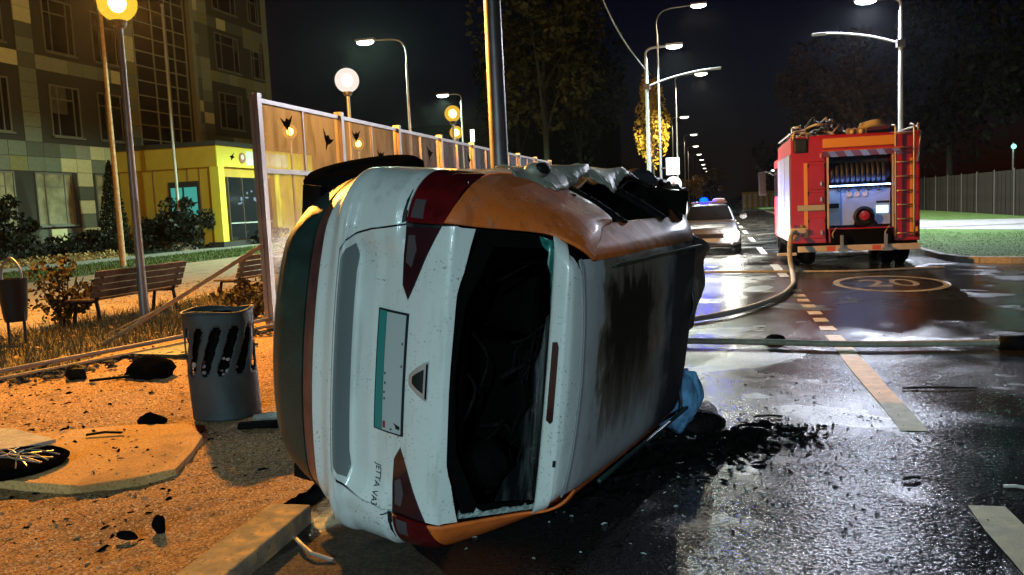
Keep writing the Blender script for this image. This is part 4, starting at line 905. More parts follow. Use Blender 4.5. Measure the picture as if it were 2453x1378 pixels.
def shell(p, t, off=0.0):
    # p runs over the tail and roof profile, t across the car and on along its flank
    L, H = prof(p); w = wside(H); b = float(np.interp(p, IDX, BOW)); r = float(np.interp(p, IDX, RAD))
    a = radians(float(np.interp(p, [0, 14, 15, 16, 17, 19, 20, 21, 25], [0, 0, 10, 35, 40, 30, 70, 88, 90])))
    s = 1 if t >= 0 else -1; t = abs(t); flat = w - r
    if t <= flat: W = t; d = 0; nl, nw = -1.0, 0.0
    elif t <= flat + r * pi / 2:
        th = (t - flat) / r; W = flat + r * sin(th); d = r * (1 - cos(th)); nl, nw = -cos(th), sin(th)
    else:
        e = t - flat - r * pi / 2; W = w + (.5 * e if p > 19.5 else 0); d = r + e; nl, nw = 0.0, 1.0
    d += b * min(W / w, 1) ** 2.2
    # middle of the tailgate is recessed below the shelf, shoulders run straight
    if 9.0 < p < 12.2:
        k = min(1, max(0, (W - .50) / .16)); k = k * k * (3 - 2 * k)
        d -= k * max(0, L - .012) * .75
    if 8.6 < p < 11.25 and W < .70: d -= .014 * min(1, (11.25 - p) / .12) * min(1, (p - 8.6) / .2)
    return Vector((L + (d) * cos(a) + nl * off * cos(a), s * (W + nw * off), H - d * sin(a) - nl * off * sin(a)))
def tmax(p):
    w = wside(prof(p)[1]); r = float(np.interp(p, IDX, RAD)); return w - r + r * pi / 2
def w2t(p, W):
    w = wside(prof(p)[1]); r = float(np.interp(p, IDX, RAD)); f = w - r
    if abs(W) <= f: return W
    return math.copysign(f + r * math.asin(min(1, (abs(W) - f) / r)), W)
PSC = 8.0     # profile steps per metre, roughly: keeps the triangulation even
def cpatch(name, outline, m, off=0.0, thick=.012, parent=CAR, step=.035, fn=shell, label=None, wt=True, rough_=0.0):
    # outline: (p, W) pairs; densified, filled with a grid and pressed onto the body surface
    pts = [(p, w2t(p, W) if wt else W) for p, W in outline]; dense = []
    for (p0, t0), (p1, t1) in zip(pts, pts[1:] + pts[:1]):
        ln = math.hypot((p1 - p0) / PSC, t1 - t0); k = max(1, int(ln / step))
        dense += [(p0 + (p1 - p0) * i / k, t0 + (t1 - t0) * i / k) for i in range(k)]
    P2 = [Vector((p / PSC, t)) for p, t in dense]; n = len(P2)
    xs = [v.x for v in P2]; ys_ = [v.y for v in P2]; inner = []
    px = [v.x for v in P2]; py = [v.y for v in P2]
    gx = np.arange(min(xs) + step * .5, max(xs), step * .72); gy = np.arange(min(ys_) + step * .5, max(ys_), step)
    ax = np.array(px); ay = np.array(py); bx = np.roll(ax, -1); by = np.roll(ay, -1)
    for X in gx:
        for Y in gy:
            c = ((ay > Y) != (by > Y)) & (X < (bx - ax) * (Y - ay) / np.where(by == ay, 1e-9, by - ay) + ax)
            if c.sum() % 2 and np.min((ax - X) ** 2 + (ay - Y) ** 2) > (step * .35) ** 2: inner.append(Vector((X, Y)))
    V, E_, F, ov, oe, of = delaunay_2d_cdt(P2 + inner, [(i, (i + 1) % n) for i in range(n)], [list(range(n))], 1, 1e-6)
    top = [fn(v.x * PSC, v.y, off) for v in V]
    bm = bmesh.new(); bv = [bm.verts.new(p) for p in top]
    for f in F:
        try: bm.faces.new([bv[i] for i in f])
        except ValueError: pass
    bmesh.ops.recalc_face_normals(bm, faces=bm.faces)
    # outward test: away from a point inside the car
    cen = Vector((1.6, 0, .9)); sc = sum((f.normal.dot(f.calc_center_median() - cen) for f in bm.faces))
    if sc < 0: bmesh.ops.reverse_faces(bm, faces=bm.faces)
    for f in bm.faces: f.smooth = True
    if thick:
        be = [e for e in bm.edges if e.is_boundary]; mp = {}
        bm.normal_update()
        for e in be:
            for v in e.verts:
                if v not in mp:
                    mp[v] = (bm.verts.new(v.co), bm.verts.new(v.co - v.normal * thick))
        for e in be:
            a, b = e.verts; lf = e.link_faces[0]
            f = bm.faces.new((mp[b][0], mp[a][0], mp[a][1], mp[b][1])); f.smooth = False
        bmesh.ops.recalc_face_normals(bm, faces=[f for f in bm.faces if not f.smooth])
    me = bpy.data.meshes.new(name); bm.to_mesh(me); bm.free(); me.materials.append(MATS[m])
    o = bpy.data.objects.new(name, me); COL.objects.link(o); o.parent = parent
    if label: o['label'] = label
    return o
def mir(ol): return [(p, -w) for p, w in reversed(ol)]
def sym(half): return half + mir(half)
def both(name, ol, m, **k):
    cpatch(name, ol, m, **k); cpatch(name, mir(ol), m, **k)
T = lambda p, e=0: tmax(p) + e
tf_ = lambda p, W: w2t(p, W)
# lower bumper, reflector strip, bumper with shoulders, tailgate
cpatch('bumper_lip', [(1.0, -T(1, .15)), (2.15, -T(2.15, .2)), (2.15, T(2.15, .2)), (1.0, T(1, .15))], 'lip', wt=False, off=.004)
cpatch('lower_bumper', [(2.2, -T(2.2, .2)), (4.70, -T(4.7, .5)), (4.70, T(4.7, .5)), (2.2, T(2.2, .2))], 'car_plastic', wt=False)
cpatch('bumper_strip', [(4.78, -T(4.78, .4)), (5.93, -T(5.93, .35)), (5.93, T(5.93, .35)), (4.78, T(4.78, .4))], 'car_strip', wt=False, off=-.003)
top_half = [(8.30, -.545), (9.02, -.592), (10.8, -.655), (12.32, -.690)]
tl = [(p, tf_(p, W)) for p, W in top_half]
cpatch('rear_bumper', [(6.03, -T(6.03, .18)), (12.32, -T(12.32, .18))] + tl[::-1] + [(p, -t) for p, t in tl] + [(12.32, T(12.32, .18)), (6.03, T(6.03, .18))], 'car_white', wt=False)
tg = [(8.42, -.525), (9.1, -.582), (10.8, -.645), (12.36, -.682)]
cpatch('tailgate', [(8.38, .0)] + tg + [(12.44, -.55), (12.52, -.41), (12.9, -.345), (13.4, -.45), (14.0, -.585), (14.45, -.696), (15.3, -.702), (16.14, -.692), (16.0, -.5), (15.84, -.40), (15.68, -.06), (15.68, .06), (15.84, .40), (16.0, .5), (16.14, .692), (15.3, .702), (14.45, .696), (14.0, .585), (13.4, .45), (12.9, .345), (12.52, .41), (12.44, .55)] + [(p, -w) for p, w in reversed(tg)], 'car_white')
cpatch('recess_shade', [(8.75, -.50), (9.15, -.548), (9.85, -.575), (9.95, -.52), (9.85, -.44), (9.85, .44), (9.95, .52), (9.85, .575), (9.15, .548), (8.75, .50)], 'shade_grey', off=.004, thick=.004, step=.022)  # grey strip paints the shade of the tailgate step, not a separate part
# tail lamps: inner one on the tailgate, outer one wrapping to the flank
both('tail_lamp', [(12.92, .352), (12.54, .414), (12.44, .55), (12.42, .676), (14.42, .688), (14.0, .592), (13.4, .457)], 'tail_dark', off=.004)
for s in (1, -1):
    ol = [(12.40, s * tf_(12.4, .697)), (12.42, s * T(12.42, .13)), (13.3, s * T(13.3, .24)), (14.3, s * T(14.3, .20)), (14.95, s * T(14.95, -.03)), (14.80, s * tf_(14.8, .80)), (14.52, s * tf_(14.52, .705))]
    cpatch('tail_lamp', ol, 'tail_red', wt=False, off=.004, label='brighter red outer tail lamp wrapping round the corner')
both('lamp_element', [(12.62, .52), (12.60, .64), (12.95, .645), (13.15, .575), (12.95, .50)], 'lamp_grey', off=.007, thick=.003, step=.02)
both('lamp_element', [(12.60, .72), (12.62, .80), (13.25, .80), (13.35, .72)], 'lamp_grey', off=.007, thick=.003, step=.02)
# white flank behind the bumper
for s in (1, -1):
    ol = [(8.6, s * T(8.6, .19)), (8.9, s * T(8.9, .95)), (14.4, s * T(14.4, .95)), (14.4, s * T(14.4, .22)), (13.3, s * T(13.3, .26)), (12.40, s * T(12.4, .19))]
    cpatch('rear_fender', ol, 'car_white_side', wt=False)
# orange rear pillar between tailgate, lamp and side window
def loft(curves, m, name, n=26, k=14, parent=CAR):
    q = MB(); cs = [arc(c, 8) for c in curves]
    def samp(c, t):
        x = t * (len(c) - 1); i = min(int(x), len(c) - 2); return c[i].lerp(c[i + 1], x - i)
    def fn(u, v):
        pts = [samp(c, u) for c in cs]; return samp(arc(pts, 6), v)
    q.grid(fn, n, k); o = q.obj(name, m, parent, True, local=True); md = o.modifiers.new('t', 'SOLIDIFY'); md.thickness = .012; md.offset = 0; return o
for s in (1, -1):
    A = [shell(p, s * tf_(p, W)) for p, W in ((14.50, .710), (15.3, .709), (16.2, .700), (16.9, .683))] + [Vector((.47, s * .655, 1.565)), Vector((.52, s * .615, 1.632)), Vector((.60, s * .566, 1.660))]
    B_ = [Vector((1.02, s * .925, 1.085)), Vector((1.13, s * .905, 1.145)), Vector((1.22, s * .84, 1.27)), Vector((1.25, s * .785, 1.385)), Vector((1.22, s * .735, 1.48)), Vector((1.19, s * .715, 1.505)), Vector((1.14, s * .70, 1.510))]
    M1 = [shell(14.82, s * tf_(14.82, .80)), Vector((.22, s * .80, 1.19)), Vector((.33, s * .775, 1.29)), Vector((.46, s * .735, 1.41)), Vector((.57, s * .70, 1.52)), Vector((.64, s * .665, 1.60)), Vector((.70, s * .60, 1.632))]
    M2 = [shell(14.93, s * T(14.93, -.02)), Vector((.40, s * .885, 1.165)), Vector((.52, s * .845, 1.27)), Vector((.65, s * .785, 1.40)), Vector((.76, s * .735, 1.50)), Vector((.80, s * .69, 1.560)), Vector((.84, s * .655, 1.585))]
    M3 = [Vector((.60, s * .93, 1.09)), Vector((.72, s * .91, 1.15)), Vector((.85, s * .85, 1.27)), Vector((.95, s * .785, 1.40)), Vector((1.0, s * .74, 1.49)), Vector((1.0, s * .715, 1.51)), Vector((.98, s * .69, 1.532))]
    loft([A, M1, M2, M3, B_], 'car_orange', 'rear_pillar')
    # roof rail, orange, from the pillar to the windscreen and down the front post
    secs = []
    for L, dz, k in ((.60, -.006, 1), (.75, -.003, 1), (.95, .0, 1), (1.15, .0, 1), (1.6, .0, 1), (2.05, -.008, 1), (2.4, -.03, 1), (2.75, -.16, 1.12), (3.15, -.40, 1.32)):
        secs.append([Vector((L, s * W * (1 + (k - 1) * .8), H + dz)) for W, H in ((.566, 1.664), (.590, 1.656), (.622, 1.634), (.650, 1.598), (.682, 1.55), (.708, 1.503), (.698, 1.485), (.665, 1.49))])
    if s > 0: secs[-1] = [v + Vector((-.1, -.12, .14)) for v in secs[-1]]
    q = MB(); q.grid(lambda u, v: arc([arc(c, 5)[min(int(v * 35), 35)] for c in secs], 4)[min(int(u * 28), 28)], 28, 35)
    q.obj('roof_rail', 'car_orange', CAR, True, local=True)
# spoiler with its brake light, roof panel, rear glass remains
sp = [(17.55, .67), (18.6, .655), (19.5, .64), (20.15, .585), (20.36, .50), (20.44, .36), (20.50, .0)]
cpatch('spoiler', [(17.55, 0)] + sp + [(p, -w) for p, w in reversed(sp[:-1])], 'car_white', off=.004, thick=.02, step=.025)
cpatch('brake_light', [(18.22, .20), (18.55, .205), (18.66, .18), (18.66, -.17), (18.5, -.185), (18.2, -.17)], 'tail_dark', off=.009, thick=.008)
cpatch('tailgate_stop', [(18.9, -.36), (18.9, -.39), (19.2, -.39), (19.2, -.36)], 'black', off=.014, thick=.008)
rf = [(20.46, .575), (20.46, .50), (20.52, .36), (20.58, 0), (20.52, -.36), (20.46, -.50), (20.46, -.575), (25, -.565), (25, .565)]
cpatch('roof', rf, 'car_roof', step=.04)
cpatch('roof_seam', [(20.43, .575), (20.41, .50), (20.475, .36), (20.535, 0), (20.475, -.36), (20.41, -.50), (20.43, -.575), (20.45, -.575), (20.45, -.50), (20.51, -.36), (20.57, 0), (20.51, .36), (20.45, .50), (20.45, .575)], 'chrome', off=.010, thick=.012)
q = MB()
for s in (-1,):
    q.box(.75, 2.35, s * .565, s * .545, 1.715, 1.735)
q.obj('roof_bar', 'car_plastic', CAR, local=True, bevel=.006); q = MB(); q.box(.75, 2.35, .535, .545, 1.700, 1.712); q.obj('roof_bar', 'car_plastic', CAR, local=True)
def jag(p0, w0, p1, w1, dp, n, seed):
    rn = np.random.RandomState(seed); return [(p0 + (p1 - p0) * i / n + rn.uniform(0, dp), w0 + (w1 - w0) * i / n) for i in range(n + 1)]
cpatch('glass_remnant', [(17.32, .655), (16.86, .672), (16.90, .63), (17.02, .60), (17.0, .55), (17.12, .50), (17.14, .44), (17.2, .43), (17.21, .36), (17.34, .355)], 'teal_glass', off=-.004, thick=.004, label='green tinted corner of glass left in the upper window corner')
cpatch('sooted_glass', [(17.36, .32), (17.05, .30), (16.98, .16), (16.86, .05), (16.90, -.10), (16.75, -.22), (16.82, -.38), (16.62, -.50), (16.55, -.60), (17.36, -.60)], 'sooty_glass', off=-.006, thick=.004, label='streaky sooted glass still standing along the upper window edge')
rn = np.random.RandomState(5); bot = [(16.15 + 1.2 * i / 16, -.675 + .02 * i / 16) for i in range(17)]; ups = [(p + rn.uniform(-.03, .03), w + rn.uniform(.012, .045)) for p, w in reversed(bot)]
cpatch('glass_crumbs', bot + ups, 'glass_crumbs', off=.0, thick=.02, step=.02)
cpatch('window_surround', [(16.15, .694), (16.17, .64), (16.02, .48), (15.87, .38), (15.72, 0), (15.87, -.38), (16.02, -.48), (16.17, -.64), (16.15, -.694), (17.5, -.668), (17.5, -.62), (16.35, -.615), (16.2, -.46), (16.05, -.34), (15.93, 0), (16.05, .34), (16.2, .46), (16.35, .615), (17.5, .62), (17.5, .668)], 'soot', off=-.01, thick=.012, step=.03)
# burnt interior
q = MB()
def ins(u, v):
    p = 16 + 9 * u; return shell(p, (v * 2 - 1) * tf_(p, wside(prof(p)[1]) * .93), -.035)
q2 = MB(); vs = []; q2.box(.6, 2.5, -.54, .54, 1.625, 1.632); q2.box(.30, 3.0, -.86, .86, .50, .53); q2.box(.30, .34, -.86, .86, .5, 1.16); q2.box(2.95, 3.0, -.86, .86, .5, 1.4); q2.box(.3, 3.0, -.89, -.86, .5, 1.12); q2.box(.3, 3.0, .86, .885, .5, 1.06)
q2.obj('cabin_shell', 'soot', CAR, local=True)
for wx in (.34, -.34):
    q = MB(); q.box(.92, 1.10, wx - .31, wx + .31, .62, 1.22, Matrix.Translation((.2, 0, -.1))); q.obj('rear_seat', 'soot', CAR, local=True, bevel=.05)
    q = MB(); q.box(1.20, 1.28, wx - .12, wx + .12, 1.18, 1.36); q.obj('headrest', 'soot', CAR, local=True, bevel=.03)
for i in range(12):
    W0 = R.uniform(-.5, .25); q = MB(); q.tube(arc([(.52 + R.uniform(0, .2), W0, 1.40 + R.uniform(-.1, .05)), (.6, W0 - R.uniform(.05, .15), 1.38 + R.uniform(-.1, .05)), (.58, W0 - R.uniform(.2, .3), 1.36 + R.uniform(-.1, .05))], 4), R.uniform(.003, .007), 5); q.obj('melted_lining', 'charred', CAR, True, local=True)
rn = np.random.RandomState(9)
for i in range(10):
    a = Vector((rn.uniform(.35, .8), rn.uniform(-.6, .6), rn.uniform(1.0, 1.25))); b = a + Vector((rn.uniform(-.1, .3), rn.uniform(-.35, .35), rn.uniform(.0, .25)))
    q = MB(); q.tube(arc([a, a.lerp(b, .5) + Vector((.03, .03, .05)), b], 4), rn.uniform(.006, .016), 5); q.obj('burnt_wire', 'charred', CAR, True, local=True)
q = MB(); q.ellipsoid((.48, -.50, 1.22), (.12, .13, .12), 14, 9, lambda d: 1 + .15 * sin(7 * d.x + 5 * d.y)); q.obj('speaker_pod', 'soot', CAR, True, local=True)
# dark liner just under the skin so the panel gaps read black
q = MB()
def liner(u, v):
    p = .6 + 14.8 * u; return shell(p, (v * 2 - 1) * T(p, .8), -.022)
q.grid(liner, 60, 60); q.obj('inner_skin', 'black', CAR, True, local=True)
# sides: doors, sills, wheels, floor
def side_panel(name, L0, L1, H0, H1, s, m, crush=0, seed=0):
    rn = np.random.RandomState(seed); ph = rn.uniform(0, 6, 4); q = MB()
    def fn(u, v):
        L = L0 + (L1 - L0) * u; H = H0 + (H1 - H0) * v; w = wside(H) - .10 * max(0, (L - 3.2) / 1.1) ** 2
        d = crush * (sin(5 * L + ph[0]) * sin(7 * H + ph[1]) + .5 * sin(13 * L + ph[2] + 4 * H)) if crush else 0
        return Vector((L, s * (w - abs(d) * (.3 + v)), H))
    q.grid(fn, 20, 14); o = q.obj(name, m, CAR, True, local=True); md = o.modifiers.new('t', 'SOLIDIFY'); md.thickness = .015; md.offset = -1; return o
for s in (1, -1):
    k = .05 if s > 0 else .0
    side_panel('door', 1.20, 2.10, .16, 1.12, s, 'car_white_side', k, 3); side_panel('door', 2.115, 3.02, .16, 1.12, s, 'car_white_side', k, 4)
    side_panel('front_fender', 3.035, 4.25, .30, 1.04, s, 'hood_burnt', k, 5)
q = MB(); q.box(.35, 4.3, -.80, .80, .10, .22); q.obj('underbody', 'charred', CAR, local=True)
q = MB(); q.box(4.25, 4.38, -.82, .82, .14, .85); q.obj('front_bumper', 'charred', CAR, local=True, bevel=.05)
def wheel(c, tilt=0, r=.335, wd=.10, yaw=0):
    M = Matrix.Translation(c) @ Matrix.Rotation(yaw, 4, 'Z') @ Matrix.Rotation(-pi / 2 + tilt, 4, 'X')
    q = MB(); q.lathe([(r * .62, -wd), (r * .9, -wd * 1.05), (r, -wd * .75), (r, wd * .75), (r * .9, wd * 1.05), (r * .62, wd), (r * .62, -wd)], (0, 0, 0), 36, M); ty = q.obj('wheel', 'tyre', CAR, True, 50, local=True)
    q = MB(); q.lathe([(.001, wd * .9), (r * .2, wd * .95), (r * .55, wd * .9), (r * .63, wd * .98), (r * .63, -wd * .9), (.001, -wd * .4)], (0, 0, 0), 24, M); q.obj('rim', 'rubber_dark', ty, True, 40, local=True)
    return ty
wheel(Vector((.74, .825, .21)), -.10, wd=.085, yaw=.24); wheel(Vector((.78, -.74, .20))); wheel(Vector((3.5, .72, .25)), -.1); wheel(Vector((3.5, -.70, .20)))
# side window pillars, bent skin flaps along the belt
for pts, rr in (([(1.36, .885, 1.12), (1.38, .80, 1.32), (1.36, .70, 1.52)], (.035, .028, .03)), ([(2.02, .89, 1.12), (2.06, .80, 1.32), (2.08, .70, 1.52)], (.04, .035, .03)), ([(2.95, .86, 1.10), (2.72, .80, 1.30), (2.45, .70, 1.52)], (.04, .035, .03))):
    q = MB(); q.tube(arc(pts, 6), [rr[0]] * 13, 6, True, .45); q.obj('window_pillar', 'charred', CAR, True, local=True)
def lerp_line(P, t):
    x = t * (len(P) - 1); i = min(int(x), len(P) - 2); return Vector(P[i]).lerp(Vector(P[i + 1]), x - i)
def flap(base, tip, name, m, seed):
    rn = np.random.RandomState(seed); ph = rn.uniform(0, 6, 3); nu, nv = 24, 8
    jg = rn.uniform(-.012, .012, nu + 1)
    def fn(u, v):
        a = lerp_line(base, u); b = lerp_line(tip, u); p = a.lerp(b, v); k = sin(pi * v)
        return p + Vector((0, .030 * k + .010 * sin(13 * u + ph[0]) * v, .012 * sin(9 * u + 5 * v + ph[1]) * v + jg[int(u * nu + .5)] * v * v))
    q = MB(); q.grid(fn, nu, nv); o = q.obj(name, m, CAR, True, local=True, angle=18); md = o.modifiers.new('t', 'SOLIDIFY'); md.thickness = .006; return o
flap([(.78, .955, 1.00), (1.0, .968, 1.03), (1.4, .985, 1.05), (1.80, .985, 1.06)], [(.74, .925, 1.13), (.90, .835, 1.265), (1.30, .885, 1.205), (1.74, .958, 1.15)], 'torn_skin', 'flap_metal', 1)
flap([(1.62, .985, 1.05), (1.9, .985, 1.07), (2.35, .970, 1.08)], [(1.64, .955, 1.15), (1.80, .84, 1.27), (2.32, .960, 1.17)], 'torn_skin', 'flap_metal', 2)
flap([(2.3, .965, 1.08), (2.5, .95, 1.06), (2.95, .90, 1.03)], [(2.3, .955, 1.16), (2.62, .90, 1.16), (2.98, .80, 1.18)], 'torn_skin', 'hood_burnt', 3)
q = MB(); q.ellipsoid((1.0, .955, 1.13), (.10, .045, .06), 14, 9); q.obj('door_handle', 'flap_metal', CAR, True, local=True)
q = MB(); q.ellipsoid((1.0, .968, 1.165), (.075, .035, .035), 12, 8); q.obj('handle_recess', 'black', CAR, True, local=True)
q = MB(); q.ellipsoid((2.95, .90, 1.04), (.13, .10, .12), 14, 10, lambda d: 1 + .12 * sin(5 * d.x + 4 * d.y)); q.obj('mirror_housing', 'hood_burnt', CAR, True, local=True)
# torn metal beside the side window
rn = np.random.RandomState(14)
for i in range(9):
    t_ = i / 8; a = Vector((1.02 + .18 * t_ + rn.uniform(-.02, .02), .90 - .14 * t_, 1.15 + .23 * t_)); b = a + Vector((rn.uniform(.02, .10), rn.uniform(-.06, -.01), rn.uniform(-.03, .06)))
    q = MB(); q.tube([a, a.lerp(b, .5) + Vector((0, .015, .01)), b], [.018, .012, .004], 5); q.obj('melted_trim', 'charred' if i % 3 else 'glass_crumbs', CAR, True, local=True)
# buckled bonnet and burst air bag at the front
rn = np.random.RandomState(21)
def hood(u, v):
    W = (.60 - .16 * min(1, u * 3)) - 1.22 * v; L = 2.40 + 1.75 * u
    hmax = -.12 + .15 * max(0, min(1, (W + .25) / .8))
    H = 1.64 + hmax * sin(u / .25 * pi / 2) if u < .25 else (1.64 + hmax) - (.62 + hmax) * ((u - .25) / .75) ** .8
    H += .025 * sin(9 * W + 5 * u) + .018 * sin(17 * W - 9 * u) - .10 * max(0, abs(W) - .55) ** .8
    if W < -.1: H -= .10 * u
    return Vector((L, W, H))
q = MB(); q.grid(hood, 40, 40); o = q.obj('bonnet', 'hood_burnt', CAR, True, local=True, label='buckled burnt bonnet folded up past the roof'); md = o.modifiers.new('t', 'SOLIDIFY'); md.thickness = .012
def bag(d):
    w_ = d.y; return (.62 - .38 * w_) * (1 + .10 * sin(6 * d.x + 3 * w_) + .07 * sin(11 * d.z - 5 * w_ + 1) + .05 * sin(17 * d.x + 9 * d.z))
q = MB(); q.ellipsoid((2.62, -.46, 1.585), (.20, .34, .23), 40, 28, bag); q.obj('air_bag', 'airbag', CAR, True, local=True, label='limp pale blue air bag hanging out by the road')
q = MB(); q.ellipsoid((2.85, -.78, 1.66), (.28, .12, .20), 14, 9, lambda d: 1 + .12 * sin(6 * d.x + 5 * d.y)); q.obj('front_wreckage', 'charred', CAR, True, local=True)
for a, b, r in (((1.9, -.72, 1.6), (2.6, -.86, 1.85), .02), ((1.3, -.75, 1.62), (2.2, -.85, 1.95), .015), ((2.2, -.8, 1.7), (2.75, -.88, 2.1), .025)):
    q = MB(); q.tube(arc([a, tuple((Vector(a) + Vector(b)) / 2 + Vector((0, .04, .03))), b], 5), r, 6); q.obj('wreck_strip', 'charred', CAR, True, local=True)
# number plate, badge, emblem
cpatch('plate_frame', [(11.30, .290), (13.06, .290), (13.06, -.290), (11.30, -.290)], 'black', off=.010, thick=.014)
cpatch('plate_band', [(11.38, .283), (11.80, .283), (11.80, -.283), (11.38, -.283)], 'plate_teal', off=.0125, thick=.002)
np_ = cpatch('number_plate', [(11.84, .281), (12.98, .281), (12.98, -.281), (11.84, -.281)], 'plate_white', off=.0135, thick=.003)
def decal(nm, ol, m, par=CAR, off=.0165): return cpatch(nm, ol, m, off=off, thick=.001, parent=par, step=.02)
decal('plate_mark', [(11.90, -.235), (12.05, -.235), (12.05, -.268), (11.90, -.268)], 'plate_red', np_); decal('plate_mark', [(12.55, -.232), (12.93, -.243), (12.93, -.258), (12.70, -.258), (12.68, -.245)], 'black', np_); decal('plate_mark', [(12.36, -.262), (12.46, -.262), (12.46, -.270), (12.36, -.270)], 'black', np_)
for wv, pv in ((.0, 11.9), (-.045, 11.93), (-.09, 11.9), (-.12, 11.92), (.05, 12.86), (.155, 12.84)): decal('plate_mark', [(pv, wv), (pv + .07, wv - .002), (pv + .06, wv - .012), (pv, wv - .012)], 'black', np_)
def on_car(vs, p0, w0, scale_p, off): return [shell(p0 + y * scale_p, w2t(p0, w0 - x), off + z) for x, y, z in vs]
tv, tf = text_mesh('JETTA VA3', .047)
xs = [v[0] for v in tv]; kx = .205 / (max(xs) - min(xs)); mx = (max(xs) + min(xs)) / 2
q = MB(); q.add(on_car([((x - mx) * kx, y, 0) for x, y, z in tv], 11.56, -.565, 10.0, .004), tf); q.obj('badge_lettering', 'rubber_dark', CAR, local=True)
cpatch('emblem', [(14.40, .092), (14.44, .080), (14.44, -.085), (14.40, -.096), (13.46, -.036), (13.40, -.02), (13.40, .012), (13.46, .02)], 'chrome', off=.013, thick=.013, step=.012)
cpatch('emblem_centre', [(14.27, .052), (14.27, -.060), (13.66, -.022), (13.66, .010)], 'black', off=.0155, thick=.002, step=.012)
cpatch('emblem_rim', [(14.44, .080), (14.36, .078), (14.36, -.083), (14.44, -.085)], 'rubber_dark', off=.0150, thick=.002, step=.012)
both('light_seam', [(12.29, .70), (12.29, .75), (12.33, .75), (12.33, .70)], 'black', off=.003, thick=.002)
decal('scratch', [(10.9, .42), (10.93, .42), (11.5, .415), (11.45, .42)], 'wood_pale', CAR, .002)
decal('scratch', [(11.9, -.705), (12.3, -.69), (12.3, -.695), (11.9, -.712)], 'black', CAR, .002)

# ================================================================== fire engine
FE = thing('fire_engine', 'red fire engine seen from behind with an open hose locker and roof ladder', 'fire engine', (2.9, 19.3, 0))
x0, x1, yr, zb, zt = 1.62, 4.22, 19.3, .55, 2.86
q = MB(); q.box(x0, x0 + .74, yr, yr + .5, zb, zt).box(x1 - .52, x1, yr, yr + .5, zb, zt).box(x0 + .74, x1 - .52, yr, yr + .5, 2.48, zt).box(x0 + .74, x1 - .52, yr, yr + .5, zb, .86); q.obj('rear_body', 'fire_red', FE, bevel=.03)
q = MB(); q.box(x0, x1, yr + .5, yr + 3.7, zb, zt); q.obj('body', 'fire_red', FE, bevel=.04)
q = MB(); q.box(x0 + .02, x1 - .02, yr + 3.78, yr + 5.6, .5, 2.6); cabp = q.obj('cab', 'fire_red', FE, bevel=.08)
q = MB(); q.box(x0 + .0, x0 + .02, yr + 4.2, yr + 5.3, 1.6, 2.35); q.obj('cab_window', 'window_glass', cabp)
q = MB(); q.box(x0 + .76, x1 - .54, yr + .44, yr + .49, .88, 2.46); q.obj('locker_back', 'navy', FE)
for i in range(6):
    for yy, zz_ in ((yr + .22, 2.30 - i * .0),):
        pass
hr = MB()
for i in range(11):
    xx = x0 + .86 + i * .104; M = Matrix.Translation((xx, yr + .25, 2.03)) @ Matrix.Rotation(pi / 2, 4, 'Y')
    k = []
    for j in range(20): a = 2 * pi * j / 20; k.append(M @ Vector((.20 * cos(a), .20 * sin(a), 0)))
    hr.tube(k + [k[0]], .056, 6, False)
hr.obj('hose_reel', 'navy', FE, True)
q = MB(); q.tube([(x0 + .80, yr + .25, 2.03), (x1 - .58, yr + .25, 2.03)], .15, 14); q.obj('reel_drum', 'navy', FE, True, 40)
pp = MB(); pp.box(x0 + .78, x0 + 1.02, yr + .16, yr + .20, .92, 1.72); pp.obj('pump_panel', 'pump_white', FE)
q = MB(); q.prism([(x0 + 1.02, .92), (x0 + 1.3, .92), (x0 + 1.36, 1.1), (x0 + 1.68, 1.1), (x0 + 1.80, .92), (x1 - .56, .92), (x1 - .56, 1.7), (x1 - .78, 1.74), (x0 + 1.02, 1.74)], -.20, -.16, Matrix.Translation((0, yr, 0)) @ Matrix.Rotation(pi / 2, 4, 'X')); pb_ = q.obj('pump_panel', 'pump_blue', FE)
for i in range(3):
    q = MB(); q.lathe([(.001, 0), (.05, 0), (.055, .02), (.045, .025), (.001, .02)], (x0 + 1.22 + i * .16, yr + .16, 1.58), 14, Matrix.Rotation(pi / 2, 4, 'X')); g_ = q.obj('gauge', 'plate_grey', pb_)
q = MB(); q.box(x1 - .84, x1 - .60, yr + .13, yr + .16, 1.16, 1.32); q.obj('lit_display', 'gauge', pb_)
q = MB(); q.box(x1 - .84, x1 - .58, yr + .13, yr + .16, 1.38, 1.42).box(x0 + .80, x0 + 1.0, yr + .13, yr + .16, 1.30, 1.40); q.obj('panel_slot', 'black', FE)
q = MB(); q.lathe([(.001, 0), (.20, .0), (.22, .05), (.17, .09), (.14, .06), (.001, .05)], (x0 + 1.5, yr + .12, 1.10), 20, Matrix.Rotation(pi / 2, 4, 'X')); q.obj('pump_inlet', 'black', FE, True, 40)
q = MB(); q.lathe([(.001, 0), (.10, .0), (.10, .04), (.001, .05)], (x0 + 1.5, yr + .03, 1.12), 16, Matrix.Rotation(pi / 2, 4, 'X')); q.obj('inlet_cap', 'fire_red', FE, True, 40)
q = MB(); q.box(x0 + .80, x1 - .58, yr + .0, yr + .03, 1.765, 1.785); q.obj('locker_light', 'locker_led', FE)
q = MB(); q.box(x0 + .80, x1 - .58, yr + .035, yr + .055, 1.755, 1.80); q.obj('light_rail', 'black', FE)
